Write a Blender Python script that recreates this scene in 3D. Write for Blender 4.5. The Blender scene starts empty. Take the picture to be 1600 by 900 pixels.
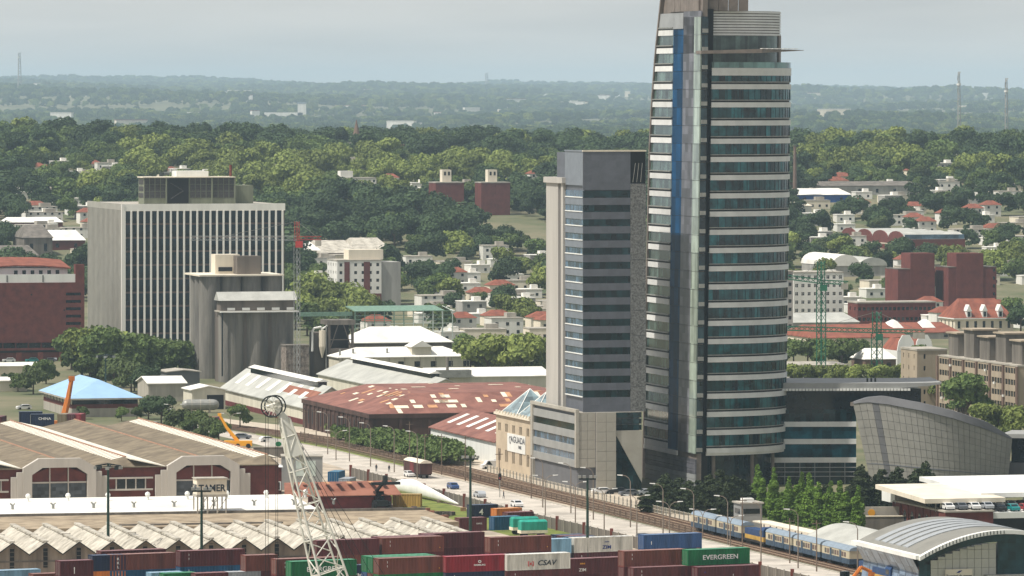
import bpy, math, random
import numpy as np
from mathutils import Vector, noise
R = math.radians
rnd = random.Random(7)
S = bpy.context.scene
COL = S.collection
# ---------------------------------------------------------------- camera, sky, sun, exposure
F, HC, YH = 8900.0, 88.0, 148.0          # focal length in photo pixels, camera height, horizon row
cam = bpy.data.cameras.new('camera'); cam.sensor_width = 36; cam.lens = 36*F/1600
cam.shift_y = -(450-YH)/1600; cam.clip_start = 5; cam.clip_end = 60000
co = bpy.data.objects.new('camera', cam); COL.objects.link(co)
co.location = (0, 0, HC); co.rotation_euler = (R(90), 0, 0); S.camera = co
SUN = Vector((-.46, -.24, .86)).normalized()
W = bpy.data.worlds.new('World'); S.world = W; W.use_nodes = True
nt = W.node_tree; nt.nodes.clear()
def wn(t): return nt.nodes.new(t)
sky = wn('ShaderNodeTexSky'); sky.sky_type = 'NISHITA'; sky.sun_disc = False
sky.sun_elevation = math.asin(SUN.z); sky.sun_rotation = math.atan2(SUN.x, SUN.y)
sky.dust_density = 4; sky.air_density = 1.0; sky.ozone_density = 1.2
tc = wn('ShaderNodeTexCoord'); mp = wn('ShaderNodeMapping'); mp.inputs['Scale'].default_value = (5, 5, 42)
nz = wn('ShaderNodeTexNoise'); nz.inputs['Scale'].default_value = 1.6; nz.inputs['Detail'].default_value = 5
cr = wn('ShaderNodeValToRGB')
cr.color_ramp.elements[0].position = .36; cr.color_ramp.elements[0].color = (6.25, 6.2, 5.95, 1)
cr.color_ramp.elements[1].position = .66; cr.color_ramp.elements[1].color = (8.4, 8.1, 7.55, 1)
mx = wn('ShaderNodeMix'); mx.data_type = 'RGBA'
sp = wn('ShaderNodeSeparateXYZ'); veil = wn('ShaderNodeMapRange'); brk = wn('ShaderNodeMapRange'); n2 = wn('ShaderNodeTexNoise'); sb = wn('ShaderNodeMath'); ml = wn('ShaderNodeMath'); ad = wn('ShaderNodeMath')
for k_, v_ in zip(('From Min', 'From Max', 'To Min', 'To Max'), (0, .55, .93, .38)): veil.inputs[k_].default_value = v_      # thin white veil, thickest towards the horizon
for k_, v_ in zip(('From Min', 'From Max', 'To Min', 'To Max'), (.02, .4, 0, 1.1)): brk.inputs[k_].default_value = v_       # clouds break up overhead
n2.inputs['Scale'].default_value = 3.2; n2.inputs['Detail'].default_value = 6; sb.operation = 'SUBTRACT'; sb.inputs[1].default_value = .5; ml.operation = 'MULTIPLY'; ad.operation = 'ADD'; ad.use_clamp = True
bg = wn('ShaderNodeBackground'); bg.inputs['Strength'].default_value = .1
ow = wn('ShaderNodeOutputWorld'); L = nt.links.new
L(tc.outputs['Generated'], sp.inputs[0]); L(sp.outputs['Z'], veil.inputs[0]); L(sp.outputs['Z'], brk.inputs[0]); L(tc.outputs['Generated'], n2.inputs['Vector']); L(n2.outputs['Fac'], sb.inputs[0]); L(sb.outputs[0], ml.inputs[0]); L(brk.outputs[0], ml.inputs[1]); L(veil.outputs[0], ad.inputs[0]); L(ml.outputs[0], ad.inputs[1]); L(ad.outputs[0], mx.inputs[0])
L(tc.outputs['Generated'], mp.inputs[0]); L(mp.outputs[0], nz.inputs['Vector']); L(nz.outputs['Fac'], cr.inputs[0])
L(sky.outputs[0], mx.inputs[6]); L(cr.outputs[0], mx.inputs[7]); L(mx.outputs[2], bg.inputs[0]); L(bg.outputs[0], ow.inputs[0])
sl = bpy.data.lights.new('sun', 'SUN'); sl.energy = 5.0; sl.angle = R(.8); sl.color = (1, .955, .88)
so = bpy.data.objects.new('sun', sl); COL.objects.link(so); so.rotation_euler = SUN.to_track_quat('Z', 'Y').to_euler(); so.location = (0, 600, 400)
S.view_settings.view_transform = 'Standard'; S.view_settings.look = 'None'
S.view_settings.exposure = 0.0; S.view_settings.gamma = 1
S.render.engine = 'CYCLES'
cy = S.cycles; cy.use_denoising = True; cy.max_bounces = 6; cy.diffuse_bounces = 3; cy.glossy_bounces = 3
cy.transmission_bounces = 3; cy.volume_bounces = 1; cy.transparent_max_bounces = 8; cy.caustics_reflective = False; cy.caustics_refractive = False
cy.sample_clamp_indirect = 6
# ---------------------------------------------------------------- photo pixels -> ground
def G(px, py, z=0.0):
    d = F*(HC-z)/(py-YH); return Vector(((px-800)*d/F, d, z))
def AT(px, py, d): return Vector(((px-800)*d/F, d, HC-(py-YH)*d/F))
def ZT(py, d): return HC-(py-YH)*d/F
A0 = R(14.97)                             # the street grid is turned by this much
def right_len(O, px, a=A0):
    k = (px-800)/F; return (k*O.y-O.x)/(math.cos(a)-math.sin(a)*k)
def left_len(O, px, a=A0):
    k = (px-800)/F; return (O.x-k*O.y)/(math.sin(a)+math.cos(a)*k)
TP = [(-4000,0),(0,0),(2250,0),(2500,8),(2900,28),(3300,45),(3600,52),(3900,46),(5000,8),(9000,14),(12000,28),(16000,54),(20000,78),(25000,100),(29000,114),(32000,100),(40000,50),(90000,20)]
def terr(x, d):
    for (a, za), (b, zb) in zip(TP, TP[1:]):
        if a <= d <= b:
            t = (d-a)/(b-a); z = za+(zb-za)*(t*t*(3-2*t)*.5+t*.5); break
    else: z = 20
    if d > 2250:
        k = min(1, (d-2250)/1200); z += k*7*noise.noise(Vector((x*.0035, d*.0022, 1.3)))
        z -= k*x*.006
    if d > 5200:
        k = min(1, (d-5200)/9000); z += k*(42*noise.noise(Vector((x*.0009, d*.00042, 4.1)))+9*noise.noise(Vector((x*.004, d*.001, 7.7)))-x*.006)
    return z
# ---------------------------------------------------------------- materials
def lin(c): return tuple(((v/255+.055)/1.055)**2.4 if v > 10 else v/255/12.92 for v in c)
MATS = {}
def mat(name, rgb, rough=.8, var=.18, scale=.6, metal=0, spec=.3, rgb2=None, streak=False, bump=0, rand=0, trans=0, cell=None, stripe=None, cr_=(.55, 1.5)):
    """procedural surface: base colour with large and fine noise, optional streaks, cells, per-object change"""
    if name in MATS: return MATS[name]
    m = bpy.data.materials.new(name); m.use_nodes = True; n = m.node_tree; N = n.nodes; K = n.links.new
    bs = N['Principled BSDF']; bs.inputs['Roughness'].default_value = rough; bs.inputs['Metallic'].default_value = metal
    bs.inputs['Specular IOR Level'].default_value = spec
    t = N.new('ShaderNodeTexCoord'); v = t.outputs['Object']
    if streak:
        q = N.new('ShaderNodeMapping'); q.inputs['Scale'].default_value = (1, 1, .12); K(v, q.inputs[0]); v = q.outputs[0]
    a = N.new('ShaderNodeTexNoise'); a.inputs['Scale'].default_value = scale; a.inputs['Detail'].default_value = 6; a.inputs['Roughness'].default_value = .65
    K(v, a.inputs['Vector'])
    c1 = lin(rgb); c2 = lin(rgb2) if rgb2 else tuple(x*(1-2.2*var) for x in c1)
    if not rgb2: c1 = tuple(x*(1+var) for x in c1)
    r = N.new('ShaderNodeValToRGB'); e = r.color_ramp.elements
    e[0].position = .33; e[0].color = (*[max(0, x) for x in c2], 1); e[1].position = .62; e[1].color = (*[min(1, x) for x in c1], 1)
    K(a.outputs['Fac'], r.inputs[0]); out = r.outputs[0]
    def mul(o, fac_socket, lo, hi):
        mr = N.new('ShaderNodeMapRange'); mr.inputs['To Min'].default_value = lo; mr.inputs['To Max'].default_value = hi; K(fac_socket, mr.inputs[0])
        g = N.new('ShaderNodeMix'); g.data_type = 'RGBA'; g.blend_type = 'MULTIPLY'; g.inputs[0].default_value = 1
        K(o, g.inputs[6]); K(mr.outputs[0], g.inputs[7]); return g.outputs[2]
    if cell:
        q = N.new('ShaderNodeVectorMath'); q.operation = 'DIVIDE'; q.inputs[1].default_value = cell; K(t.outputs['Object'], q.inputs[0])
        fl = N.new('ShaderNodeVectorMath'); fl.operation = 'FLOOR'; K(q.outputs[0], fl.inputs[0])
        w = N.new('ShaderNodeTexWhiteNoise'); K(fl.outputs[0], w.inputs['Vector']); out = mul(out, w.outputs['Value'], *cr_)
    if stripe:
        wv = N.new('ShaderNodeTexWave'); wv.bands_direction = stripe[0]; wv.inputs['Scale'].default_value = stripe[1]; K(t.outputs['Object'], wv.inputs['Vector'])
        out = mul(out, wv.outputs['Fac'], stripe[2], 1.08)
    if rand:
        oi = N.new('ShaderNodeObjectInfo'); out = mul(out, oi.outputs['Random'], 1-rand, 1+rand)
    K(out, bs.inputs['Base Color'])
    if bump:
        b2 = N.new('ShaderNodeTexNoise'); b2.inputs['Scale'].default_value = scale*7; K(t.outputs['Object'], b2.inputs['Vector'])
        bp = N.new('ShaderNodeBump'); bp.inputs['Strength'].default_value = bump; bp.inputs['Distance'].default_value = .1
        K(b2.outputs['Fac'], bp.inputs['Height']); K(bp.outputs[0], bs.inputs['Normal'])
    if trans:
        tr = N.new('ShaderNodeBsdfTranslucent'); K(out, tr.inputs[0]); ms = N.new('ShaderNodeMixShader'); ms.inputs[0].default_value = trans
        K(bs.outputs[0], ms.inputs[1]); K(tr.outputs[0], ms.inputs[2]); K(ms.outputs[0], N['Material Output'].inputs[0])
    MATS[name] = m; return m
def glass(name, rgb, rough=.08, cell=(1.4, 1.4, 4.06), var=.3, spec=.5, cr_=(.55, 1.5)):
    return mat(name, rgb, rough=rough, var=var, scale=.25, spec=spec, cell=cell, cr_=cr_)
# ---------------------------------------------------------------- mesh builder
class MB:
    def __init__(s): s.v = []; s.f = []
    def quad(s, *p):
        n = len(s.v); s.v += [tuple(q) for q in p]; s.f.append(tuple(range(n, n+len(p)))); return s
    def box(s, x0, x1, y0, y1, z0, z1):
        n = len(s.v); s.v += [(x, y, z) for z in (z0, z1) for x, y in ((x0, y0), (x1, y0), (x1, y1), (x0, y1))]
        s.f += [tuple(n+i for i in q) for q in ((3,2,1,0),(4,5,6,7),(0,1,5,4),(1,2,6,5),(2,3,7,6),(3,0,4,7))]; return s
    def loft(s, *rings, cap=True):
        n = len(s.v); k = len(rings[0])
        for r in rings: s.v += [tuple(p) for p in r]
        for j in range(len(rings)-1):
            for i in range(k):
                a = n+j*k+i; b = n+j*k+(i+1) % k; s.f.append((a, b, b+k, a+k))
        if cap: s.f.append(tuple(n+i for i in reversed(range(k)))); s.f.append(tuple(n+(len(rings)-1)*k+i for i in range(k)))
        return s
    def prism(s, poly, axis, c0, c1):
        def P(a, b, c): return {'x': (c, a, b), 'y': (a, c, b), 'z': (a, b, c)}[axis]
        return s.loft([P(a, b, c0) for a, b in poly], [P(a, b, c1) for a, b in poly])
    def tube(s, p, q, r, n=6, r2=None):
        p = Vector(p); q = Vector(q); d = (q-p)
        if d.length < 1e-6: return s
        d.normalize(); a = d.orthogonal().normalized(); b = d.cross(a); r2 = r if r2 is None else r2
        c = [(math.cos(2*math.pi*i/n), math.sin(2*math.pi*i/n)) for i in range(n)]
        return s.loft([p+(a*x+b*y)*r for x, y in c], [q+(a*x+b*y)*r2 for x, y in c])
    def path(s, pts, r, n=5):
        for a, b in zip(pts, pts[1:]): s.tube(a, b, r, n)
        return s
    def cyl(s, x, y, r, z0, z1, n=16, r2=None): return s.tube((x, y, z0), (x, y, z1), r, n, r2)
    def sphere(s, c, r, n=8, m=5, sz=1):
        rings = [[(c[0]+r*math.sin(t)*math.cos(2*math.pi*i/n), c[1]+r*math.sin(t)*math.sin(2*math.pi*i/n), c[2]-r*sz*math.cos(t)) for i in range(n)] for t in [math.pi*(j+.02)/(m-1+.04) for j in range(m)]]
        return s.loft(*rings)
    def mesh(s, name, m, smooth=False):
        me = bpy.data.meshes.new(name); me.from_pydata(s.v, [], s.f); me.validate()
        if m: me.materials.append(m)
        if smooth: me.polygons.foreach_set('use_smooth', [True]*len(me.polygons))
        me.update(); return me
    def build(s, name, m, parent=None, loc=None, rz=0, smooth=False):
        return link(name, s.mesh(name, m, smooth), parent, loc, rz)
def link(name, me, parent=None, loc=None, rz=0):
    o = bpy.data.objects.new(name, me); COL.objects.link(o)
    if parent: o.parent = parent
    if loc is not None: o.location = loc
    if rz: o.rotation_euler = (0, 0, rz)
    return o
def tag(o, label, cat, group=None):
    o['label'] = label; o['category'] = cat
    if group: o['group'] = group
    return o
def thing(name, label, cat, loc, rz=A0, group=None):
    o = bpy.data.objects.new(name, None); COL.objects.link(o); o.location = loc; o.rotation_euler = (0, 0, rz); o.empty_display_size = .5
    return tag(o, label, cat, group)
def struct(o, kind='structure'): o['kind'] = kind; return o
def copy_tree(o, loc=None, rz=None, parent=None):
    c = o.copy(); COL.objects.link(c); c.parent = parent
    if loc is not None: c.location = loc
    if rz is not None: c.rotation_euler = (0, 0, rz)
    for ch in o.children: copy_tree(ch, parent=c)
    return c
ORD = 'first second third fourth fifth sixth seventh eighth ninth tenth eleventh twelfth thirteenth fourteenth fifteenth sixteenth seventeenth eighteenth nineteenth twentieth'.split()
_cache = {}
def boxmesh(name, sx, sy, sz, m):
    k = (name, round(sx, 2), round(sy, 2), round(sz, 2), m.name)
    if k not in _cache: _cache[k] = MB().box(0, sx, 0, sy, 0, sz).mesh(name, m)
    return _cache[k]
TEXTS = {}
def _text(s, size, bold, shear):
    c = bpy.data.curves.new('t', 'FONT'); c.body = s; c.size = size; c.extrude = .02; c.align_x = 'CENTER'; c.offset = bold*size; c.shear = shear
    o = bpy.data.objects.new('t', c); COL.objects.link(o); bpy.context.view_layer.update()
    me = bpy.data.meshes.new_from_object(o.evaluated_get(bpy.context.evaluated_depsgraph_get())); bpy.data.objects.remove(o); bpy.data.curves.remove(c)
    return me
def text(s, size, m, name='lettering', bold=.012, shear=0):
    """lettering meshes are made at size 1 while the scene is still small, then scaled"""
    k = (s, bold, shear)
    if k not in TEXTS: TEXTS[k] = _text(s, 1, bold, shear)
    me = TEXTS[k].copy(); me.name = name; me.materials.clear(); me.materials.append(m); return me
for k_ in 'EVERGREEN|CMA CGM|~|CONTAINERS|l|.|o|ZIM|***|****|[x]|HAMBURG|K|L|(|KLINE|OOCL|4|r|MSC|CHINA|AGUADA|PARK|TAMER|Terminal de trenes|de pasajeros||'.split('|'):
    if k_: TEXTS[(k_, .012, 0)] = _text(k_, 1, .012, 0)
for k_, b_, s_ in (('CSAV', .012, .25), ('TAMER', .03, 0), ('|', .012, 0)): TEXTS[(k_, b_, s_)] = _text(k_, 1, b_, s_)
def put_text(s, size, m, parent, x, y, z, face='front', sx=1, **kw):
    """lettering lying on the front (local -y) or left (local -x) side of a thing"""
    o = link('lettering', text(s, size, m, **kw), parent, (x, y, z))
    o.rotation_euler = (R(90), 0, 0 if face == 'front' else R(-90)); o.scale = (sx*size, size, 1); return o
# facade with real openings: rows and columns of holes, panes set back in them
def facade(par, side, Ln, z0, z1, rows, cols, mw, mg, t=.35, x0=0, off=0, wall='wall', pane='window', depth=.22, skip=None, frame=None):
    m = MB()
    def bx(b, a0, a1, za, zb, d0, d1):
        if a1-a0 < 1e-3 or zb-za < 1e-3: return
        if side == 'front': b.box(a0, a1, off+d0, off+d1, za, zb)
        else: b.box(off+d0, off+d1, a0, a1, za, zb)
    z = z0
    for (za, zb) in sorted(rows):
        bx(m, x0, x0+Ln, z, za, 0, t); z = zb
        a = x0
        for (c0, c1) in cols: bx(m, a, x0+c0, za, zb, 0, t); a = x0+c1
        bx(m, a, x0+Ln, za, zb, 0, t)
    bx(m, x0, x0+Ln, z, z1, 0, t)
    m.build(wall, mw, par)
    for i, (za, zb) in enumerate(rows):
        for j, (c0, c1) in enumerate(cols):
            if skip and skip(i, j): continue
            if side == 'front': o = link(pane, boxmesh(pane, c1-c0, .06, zb-za, mg), par, (x0+c0, off+depth, za))
            else: o = link(pane, boxmesh(pane, .06, c1-c0, zb-za, mg), par, (off+depth, x0+c0, za))
            if frame:
                b = MB(); w = c1-c0; h = zb-za
                if side == 'front': b.box(w/2-.05, w/2+.05, -.05, 0, 0, h).box(0, w, -.05, 0, h*.62, h*.62+.07)
                else: b.box(-.05, 0, w/2-.05, w/2+.05, 0, h).box(-.05, 0, 0, w, h*.62, h*.62+.07)
                k = ('fr', side, round(w, 2), round(h, 2), frame.name)
                if k not in _cache: _cache[k] = b.mesh('window_frame', frame)
                link('window_frame', _cache[k], o)
def grid(n, Ln, w, m0=None):
    st = Ln/n; return [(st*(i+.5)-w/2, st*(i+.5)+w/2) for i in range(n)]
# ================================================================ SETTING
M = {}
def defm(k, *a, **kw): M[k] = mat(k, *a, **kw)
defm('earth', (118,112,88), .95, .25, .03, rgb2=(74,86,54)); defm('yard', (192,178,158), .95, .12, .12, rgb2=(136,126,112)); defm('asphalt', (186,178,166), .9, .14, .15)
defm('ballast', (172,150,124), .95, .25, .5, rgb2=(128,110,92)); defm('grass', (122,128,62), .95, .3, .25, rgb2=(84,100,44)); defm('pavement', (186,174,156), .9, .1, .3)
defm('rail_steel', (112,86,72), .5, .2, 1, metal=.6); defm('sleeper', (118,102,88), .9, .2, 2); defm('dirty_roof', (168,152,128), .95, .15, .25, rgb2=(120,106,88))
defm('white_paint', (226,226,220), .6, .05, .3, streak=True); defm('concrete', (168,162,150), .9, .12, .35, streak=True); defm('dark_concrete', (112,106,98), .9, .2, .35, streak=True)
defm('dark_metal', (40,46,46), .5, .15, 1, metal=.3); defm('dark_green', (34,58,48), .5, .12, 1); defm('galv', (150,150,144), .5, .1, 1, metal=.4)
defm('dark_glass', (24,32,38), .1, .3, .4, spec=.5); defm('black', (20,21,24), .6, .1, 1); defm('brick', (114,60,53), .9, .12, .4, rgb2=(88,47,43), stripe=('Z', 2.2, .88))
defm('brick_dark', (88,66,58), .95, .2, .25, rgb2=(58,44,40), streak=True); defm('white_roof', (236,234,226), .7, .05, .12, rgb2=(206,202,192)); defm('grey_roof', (176,176,168), .6, .1, .15, stripe=('X', 2, .9))
defm('rust_roof', (142,98,86), .85, .15, .22, rgb2=(108,72,64), stripe=('X', 1.6, .9)); defm('tile', (142,84,66), .9, .15, .3, rgb2=(108,64,52)); defm('cream', (222,212,192), .85, .07, .2, streak=True)
# ground: one sheet from behind the camera to beyond the horizon hills
ys = [-1500, 0, 500, 800, 1000, 1200, 1500, 1900]+list(range(2200, 5000, 60))+list(range(5000, 33000, 350))+[34000, 40000, 60000, 85000]
xs = [i/24 for i in range(-24, 25)]
m = MB(); nx = len(xs)
for y in ys:
    for s in xs:
        x = s*(abs(y)*.14+500); m.v.append((x, y, terr(x, y)-.02))
for j in range(len(ys)-1):
    for i in range(nx-1): a = j*nx+i; m.f.append((a, a+1, a+nx+1, a+nx))
g = struct(m.build('ground', M['earth'], smooth=True))
def strip(name, left, right, mm, z):
    """flat sheet between two lines of photo points on the ground; z lifts it above the sheet below"""
    m = MB(); a = [G(*p) for p in left]; b = [G(*p) for p in right]
    for i in range(len(a)-1): m.quad((*a[i].xy, z), (*b[i].xy, z), (*b[i+1].xy, z), (*a[i+1].xy, z))
    return struct(m.build(name, mm))
strip('container_yard', [(-60,700),(-60,960)], [(620,700),(1420,960)], M['yard'], .004)
ROADR = [(300,664),(400,680),(520,703),(640,732),(800,771),(1000,819),(1166,860),(1400,917)]
ROADL = [(300,672),(400,694),(520,727),(640,765),(800,808),(1000,855),(1200,902),(1400,950)]
strip('road', ROADL, ROADR, M['asphalt'], .012)
BEDB = [(x, y-3) for x, y in ROADR]; BEDA = [(300,655),(400,668),(520,683),(640,707),(800,747),(1000,796),(1166,837),(1400,893)]
strip('rail_bed', BEDB, BEDA, M['ballast'], .008)
strip('forecourt_pavement', BEDA, [(300,648),(400,660),(560,676),(700,698),(840,742),(1010,778),(1200,816),(1440,872)], M['pavement'], .010)
strip('grass_verge', [(x, y-1) for x, y in ROADR[1:4]], [(400,674),(520,696),(640,723)], M['grass'], .016)
strip('grass_bank', [(548,764),(650,800),(800,838),(905,852)], [(548,752),(640,772),(800,814),(905,834)], M['grass'], .016)
m = MB()
a = [G(*p) for p in ROADR]
for p, q in zip(a, a[1:]):
    n = (q-p).cross(Vector((0,0,1))).normalized()*.25
    m.loft([p-n, q-n, q+n, p+n], [v+Vector((0,0,.14)) for v in (p-n, q-n, q+n, p+n)])
struct(m.build('kerb', M['concrete']))
defm('lane_paint', (222,218,206), .8, .1, 1); m = MB(); cl_ = [(G(*p)+G(*q_))/2 for p, q_ in zip(ROADL, ROADR)]
for p, q_ in zip(cl_, cl_[1:]):
    d_ = q_-p; ln_ = d_.length; d_ /= ln_; n_ = Vector((-d_.y, d_.x, 0))*.09
    for k in range(int(ln_/7)): o_ = p+d_*(k*7)+Vector((0, 0, .02)); e_ = o_+d_*3; m.quad(o_-n_, e_-n_, e_+n_, o_+n_)
struct(m.build('lane_markings', M['lane_paint']))
# rails: five tracks across the bed
def lerpline(t, k=8): return [G(*p)*(1-t)+G(*q)*t for p, q in zip(BEDB, BEDA)]
for i, t in enumerate((.1, .28, .46, .66, .88)):
    c = lerpline(t); th = thing('railway_track', f'rusty railway track on brown ballast, {ORD[i]} counted from the road', 'railway track', c[0], 0, 'tracks beside the road')
    for s in (-.75, .75):
        m = MB()
        for p, q in zip(c, c[1:]):
            n = (q-p).cross(Vector((0,0,1))).normalized(); w = .06
            P = [p+n*(s-w), q+n*(s-w), q+n*(s+w), p+n*(s+w)]
            m.loft([v-c[0]+Vector((0,0,.03)) for v in P], [v-c[0]+Vector((0,0,.17)) for v in P])
        m.build('rail', M['rail_steel'], th)
    m = MB()
    for p, q in zip(c, c[1:]):
        ln = (q-p).length; d = (q-p)/ln; n = d.cross(Vector((0,0,1)))
        for k in range(int(ln/1.3)):
            o = p+d*(k*1.3)-c[0]; P = [o-n*1.25, o+d*.26-n*1.25, o+d*.26+n*1.25, o+n*1.25]
            m.loft([v+Vector((0,0,.0)) for v in P], [v+Vector((0,0,.035)) for v in P])
    struct(m.build('sleepers', M['sleeper'], th), 'stuff')
# concrete panel fence with brick pillars along the road
def fence(pts, label, h, step, mp, mpost, every=0, mpil=None, thin=False):
    c = [G(*p) for p in pts]; th = thing('fence', label, 'fence', c[0], 0); k = 0
    for p, q in zip(c, c[1:]):
        d = (q-p); ln = d.length; d /= ln; n = max(1, round(ln/step)); az = math.atan2(d.y, d.x); st = ln/n
        for i in range(n):
            o = p+d*(st*i)-c[0]
            big = every and k % every == 0
            w = .32 if big else .12
            link('pillar' if big else 'post', boxmesh('post', w*2, w*2, h*(1.25 if big else 1.08), mpil if big else mpost), th, o-Vector((w, w, 0)))
            if thin:
                b = ('rails', round(st, 2))
                if b not in _cache:
                    mm = MB()
                    for zz in (.25, h*.55, h*.95): mm.box(0, st, -.03, .03, zz, zz+.06)
                    for s in range(int(st/.45)): mm.box(s*.45, s*.45+.04, -.02, .02, .1, h)
                    _cache[b] = mm.mesh('railing', mp)
                link('railing', _cache[b], th, o, az)
            else: link('panel', boxmesh('panel', st-.1, .1, h, mp), th, o+d*.05, az)
            k += 1
defm('fence_panel', (104,98,90), .95, .25, .5, streak=True); defm('pillar_red', (112,60,50), .9, .15, 1)
fence([(548,746),(640,770),(800,812),(1000,859),(1200,905),(1330,936)], 'grey concrete panel fence with brick red pillars along the road', 2.3, 4.2, M['fence_panel'], M['concrete'], 4, M['pillar_red'])
fence([(762,738),(860,764),(1000,797),(1090,818)], 'pale open railing between the tracks and the podium forecourt', 1.7, 3, M['cream'], M['galv'], thin=True)
fence([(470,682),(640,722),(800,764),(960,804),(1090,836)], 'low rusty railing between the tracks and the road', 1.2, 4, M['sleeper'], M['sleeper'], thin=True)
# ================================================================ GLASS TOWER
defm('panel_white', (216,216,212), .5, .05, .3, stripe=('X', 1.1, .93)); defm('panel_grey', (148,150,150), .45, .08, .3, spec=.5); defm('panel_brown', (122,112,104), .5, .12, .4)
M['tower_glass'] = glass('tower_glass', (18,64,68), .07, (1.5, 1.5, 4.06), .5, cr_=(.15, 2.4)); M['side_glass'] = glass('side_glass', (72,90,84), .14, (1.2, 1.2, 4.06), .3, cr_=(.4, 1.6))
M['blue_glass'] = glass('blue_glass', (8,62,98), .45, (3, 3, 4.06), .12, spec=.06); M['lilac_glass'] = glass('lilac_glass', (92,92,98), .3, (2.2, 2.2, 2.03), .15, spec=.2); M['pale_glass'] = glass('pale_glass', (142,154,142), .12, (2, 2, 4.06), .1)
M['slot_glass'] = glass('slot_glass', (30,50,56), .1, (1.2, 1.2, 4.06), .4)
TO = G(1085, 765); TD = TO.y; FH = 28.5*TD/F; T = thing('office_tower', 'tall glass office tower with curved banded block and blue stripe', 'tower', TO)
def zt(py): return ZT(py, TD+3)
TL = left_len(TO, 1006); SH = 1.25/85
def sh(z): return SH*z                                   # the whole tower leans gently to the right
def lx(y, z):                                             # sail: the far-left edge draws in towards the top
    return sh(z)+max(0, (z-62)/50)**2*.0
def back(z): return TL-2.2*max(0, z/100)-9*max(0, (z-70)/45)**2
ZB = zt(708)                                              # underside of the banded block
levels = []; z = ZB
while z < zt(118)-1: levels.append(z); z += FH
ZTOP = zt(118)
def strip_face(y0, y1, z0, z1, d=0.0, th=.3):
    """upright slab on the left (street) face of the tower from y0 to y1"""
    r = []
    for z in (z0, z1):
        ya, yb = y0, (back(z) if y1 is None else y1); x = sh(z)+d
        r.append([(x, ya, z), (x+th, ya, z), (x+th, yb, z), (x, yb, z)])
    return MB().loft(*r)
y_a, y_b, y_c = 5.0, 13.5, 21.5                           # pale strip | lilac | blue | bands, from the near corner back
ZS = zt(17)
core = MB().loft(*[[(sh(z)+.5, .3, z), (1.6+sh(z), .3, z), (1.6+sh(z), 9, z), (10+sh(z), 16, z), (9+sh(z), back(z)-.4, z), (sh(z)+.5, back(z)-.4, z)] for z in (0, 40, 70, 85, 95, zt(0), zt(-45))])
core.build('core', M['panel_brown'], T)
for lo, hi in ((0, 1),):
    zz = [6.5+FH*i for i in range(0, 26)]
for i, z in enumerate(levels+[levels[-1]+FH*k for k in (1, 2, 3)]):
    if z > zt(44): break
    strip_face(y_c, None, z, z+FH*.30, -.12).build('spandrel_band', M['panel_white'], T)
    strip_face(y_c, None, z+FH*.30, z+FH*.40, .22).build('shadow_gap', M['black'], T)
    strip_face(y_c, None, z+FH*.46, z+FH, .1).build('window_band', M['side_glass'], T)
    strip_face(y_c, None, z+FH*.40, z+FH*.46, -.3, .5).build('ledge', M['galv'], T)
    strip_face(y_b+.1, y_c-.05, z, z+FH-.08, .05).build('blue_pane', M['blue_glass'], T)
    strip_face(y_a+.05, y_b-.05, z, z+FH-.08, 0).build('grey_pane', M['lilac_glass'], T)
    strip_face(0, y_a-.05, z, z+FH-.1, -.05).build('pale_pane', M['pale_glass'], T)
    # the slot between the two bodies: dark glass with short balcony slabs
    s = sh(z); MB().box(s+.3, s+1.7, -.05, .25, z+.1, z+FH-.1).build('slot_pane', M['slot_glass'], T)
    MB().box(s+.35, s+1.6, -.5, -.06, z+FH*.1, z+FH*.32).build('balcony_slab', M['galv'], T)
ze = zt(44); MB().loft(*[[(sh(z)-.1, y_b, z), (sh(z)+.2, y_b, z), (sh(z)+.2, back(z), z), (sh(z)-.1, back(z), z)] for z in (ze, zt(19))]).build('top_panel', M['panel_grey'], T)
strip_face(0, y_b-.05, levels[-1]+FH*2, zt(17), 0).build('top_glass', M['lilac_glass'], T)
MB().loft(*[[(sh(z)-.35, back(z)-.1, z), (sh(z)+.8, back(z)-.1, z), (sh(z)+.8, back(z)+.6, z), (sh(z)-.35, back(z)+.6, z)] for z in (0, 30, 60, 75, 85, 95, 100, zt(0), zt(-45))]).build('edge_fin', M['panel_brown'], T)
MB().loft(*[[(1.7+sh(z), 1.6, z), (3.4+sh(z), 1.6, z), (3.4+sh(z), 9, z), (1.7+sh(z), 9, z)] for z in (0, zt(14))]).build('dark_slot', M['black'], T)
# street level of the left face: reflective stone courses
for k in range(6):
    z0 = .05+k*(ZB-1.2)/6; strip_face(.1, TL-.6, z0, z0+(ZB-1.2)/6-.08, .1+.04*(k % 2)).build('stone_course', M['lilac_glass'] if k > 2 else M['panel_grey'], T)
strip_face(y_b, None, ZB-1.1, ZB-.05, -.2).build('spandrel_band', M['panel_white'], T)
# crown: upright brown panels out of the frame's top
zc0, zc1 = zt(17)+.02, zt(-55)
for i in range(5):
    a = i*2.35
    MB().loft(*[[(sh(z)+a+.1, 2.2-.0*z, z), (sh(z)+a+2.25, 2.2, z), (sh(z)+a+2.25, 2.6, z), (sh(z)+a+.1, 2.6, z)] for z in (zc0, zc1)]).build('crown_panel', M['panel_brown'], T)
for i in range(7):
    a = 2.6+i*4.6
    if a+4.4 < back(zc1): MB().loft(*[[(sh(z)+.05, a, z), (sh(z)+.45, a, z), (sh(z)+.45, a+4.45, z), (sh(z)+.05, a+4.45, z)] for z in (zc0, zc1)]).build('crown_panel', M['panel_brown'], T)
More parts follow.
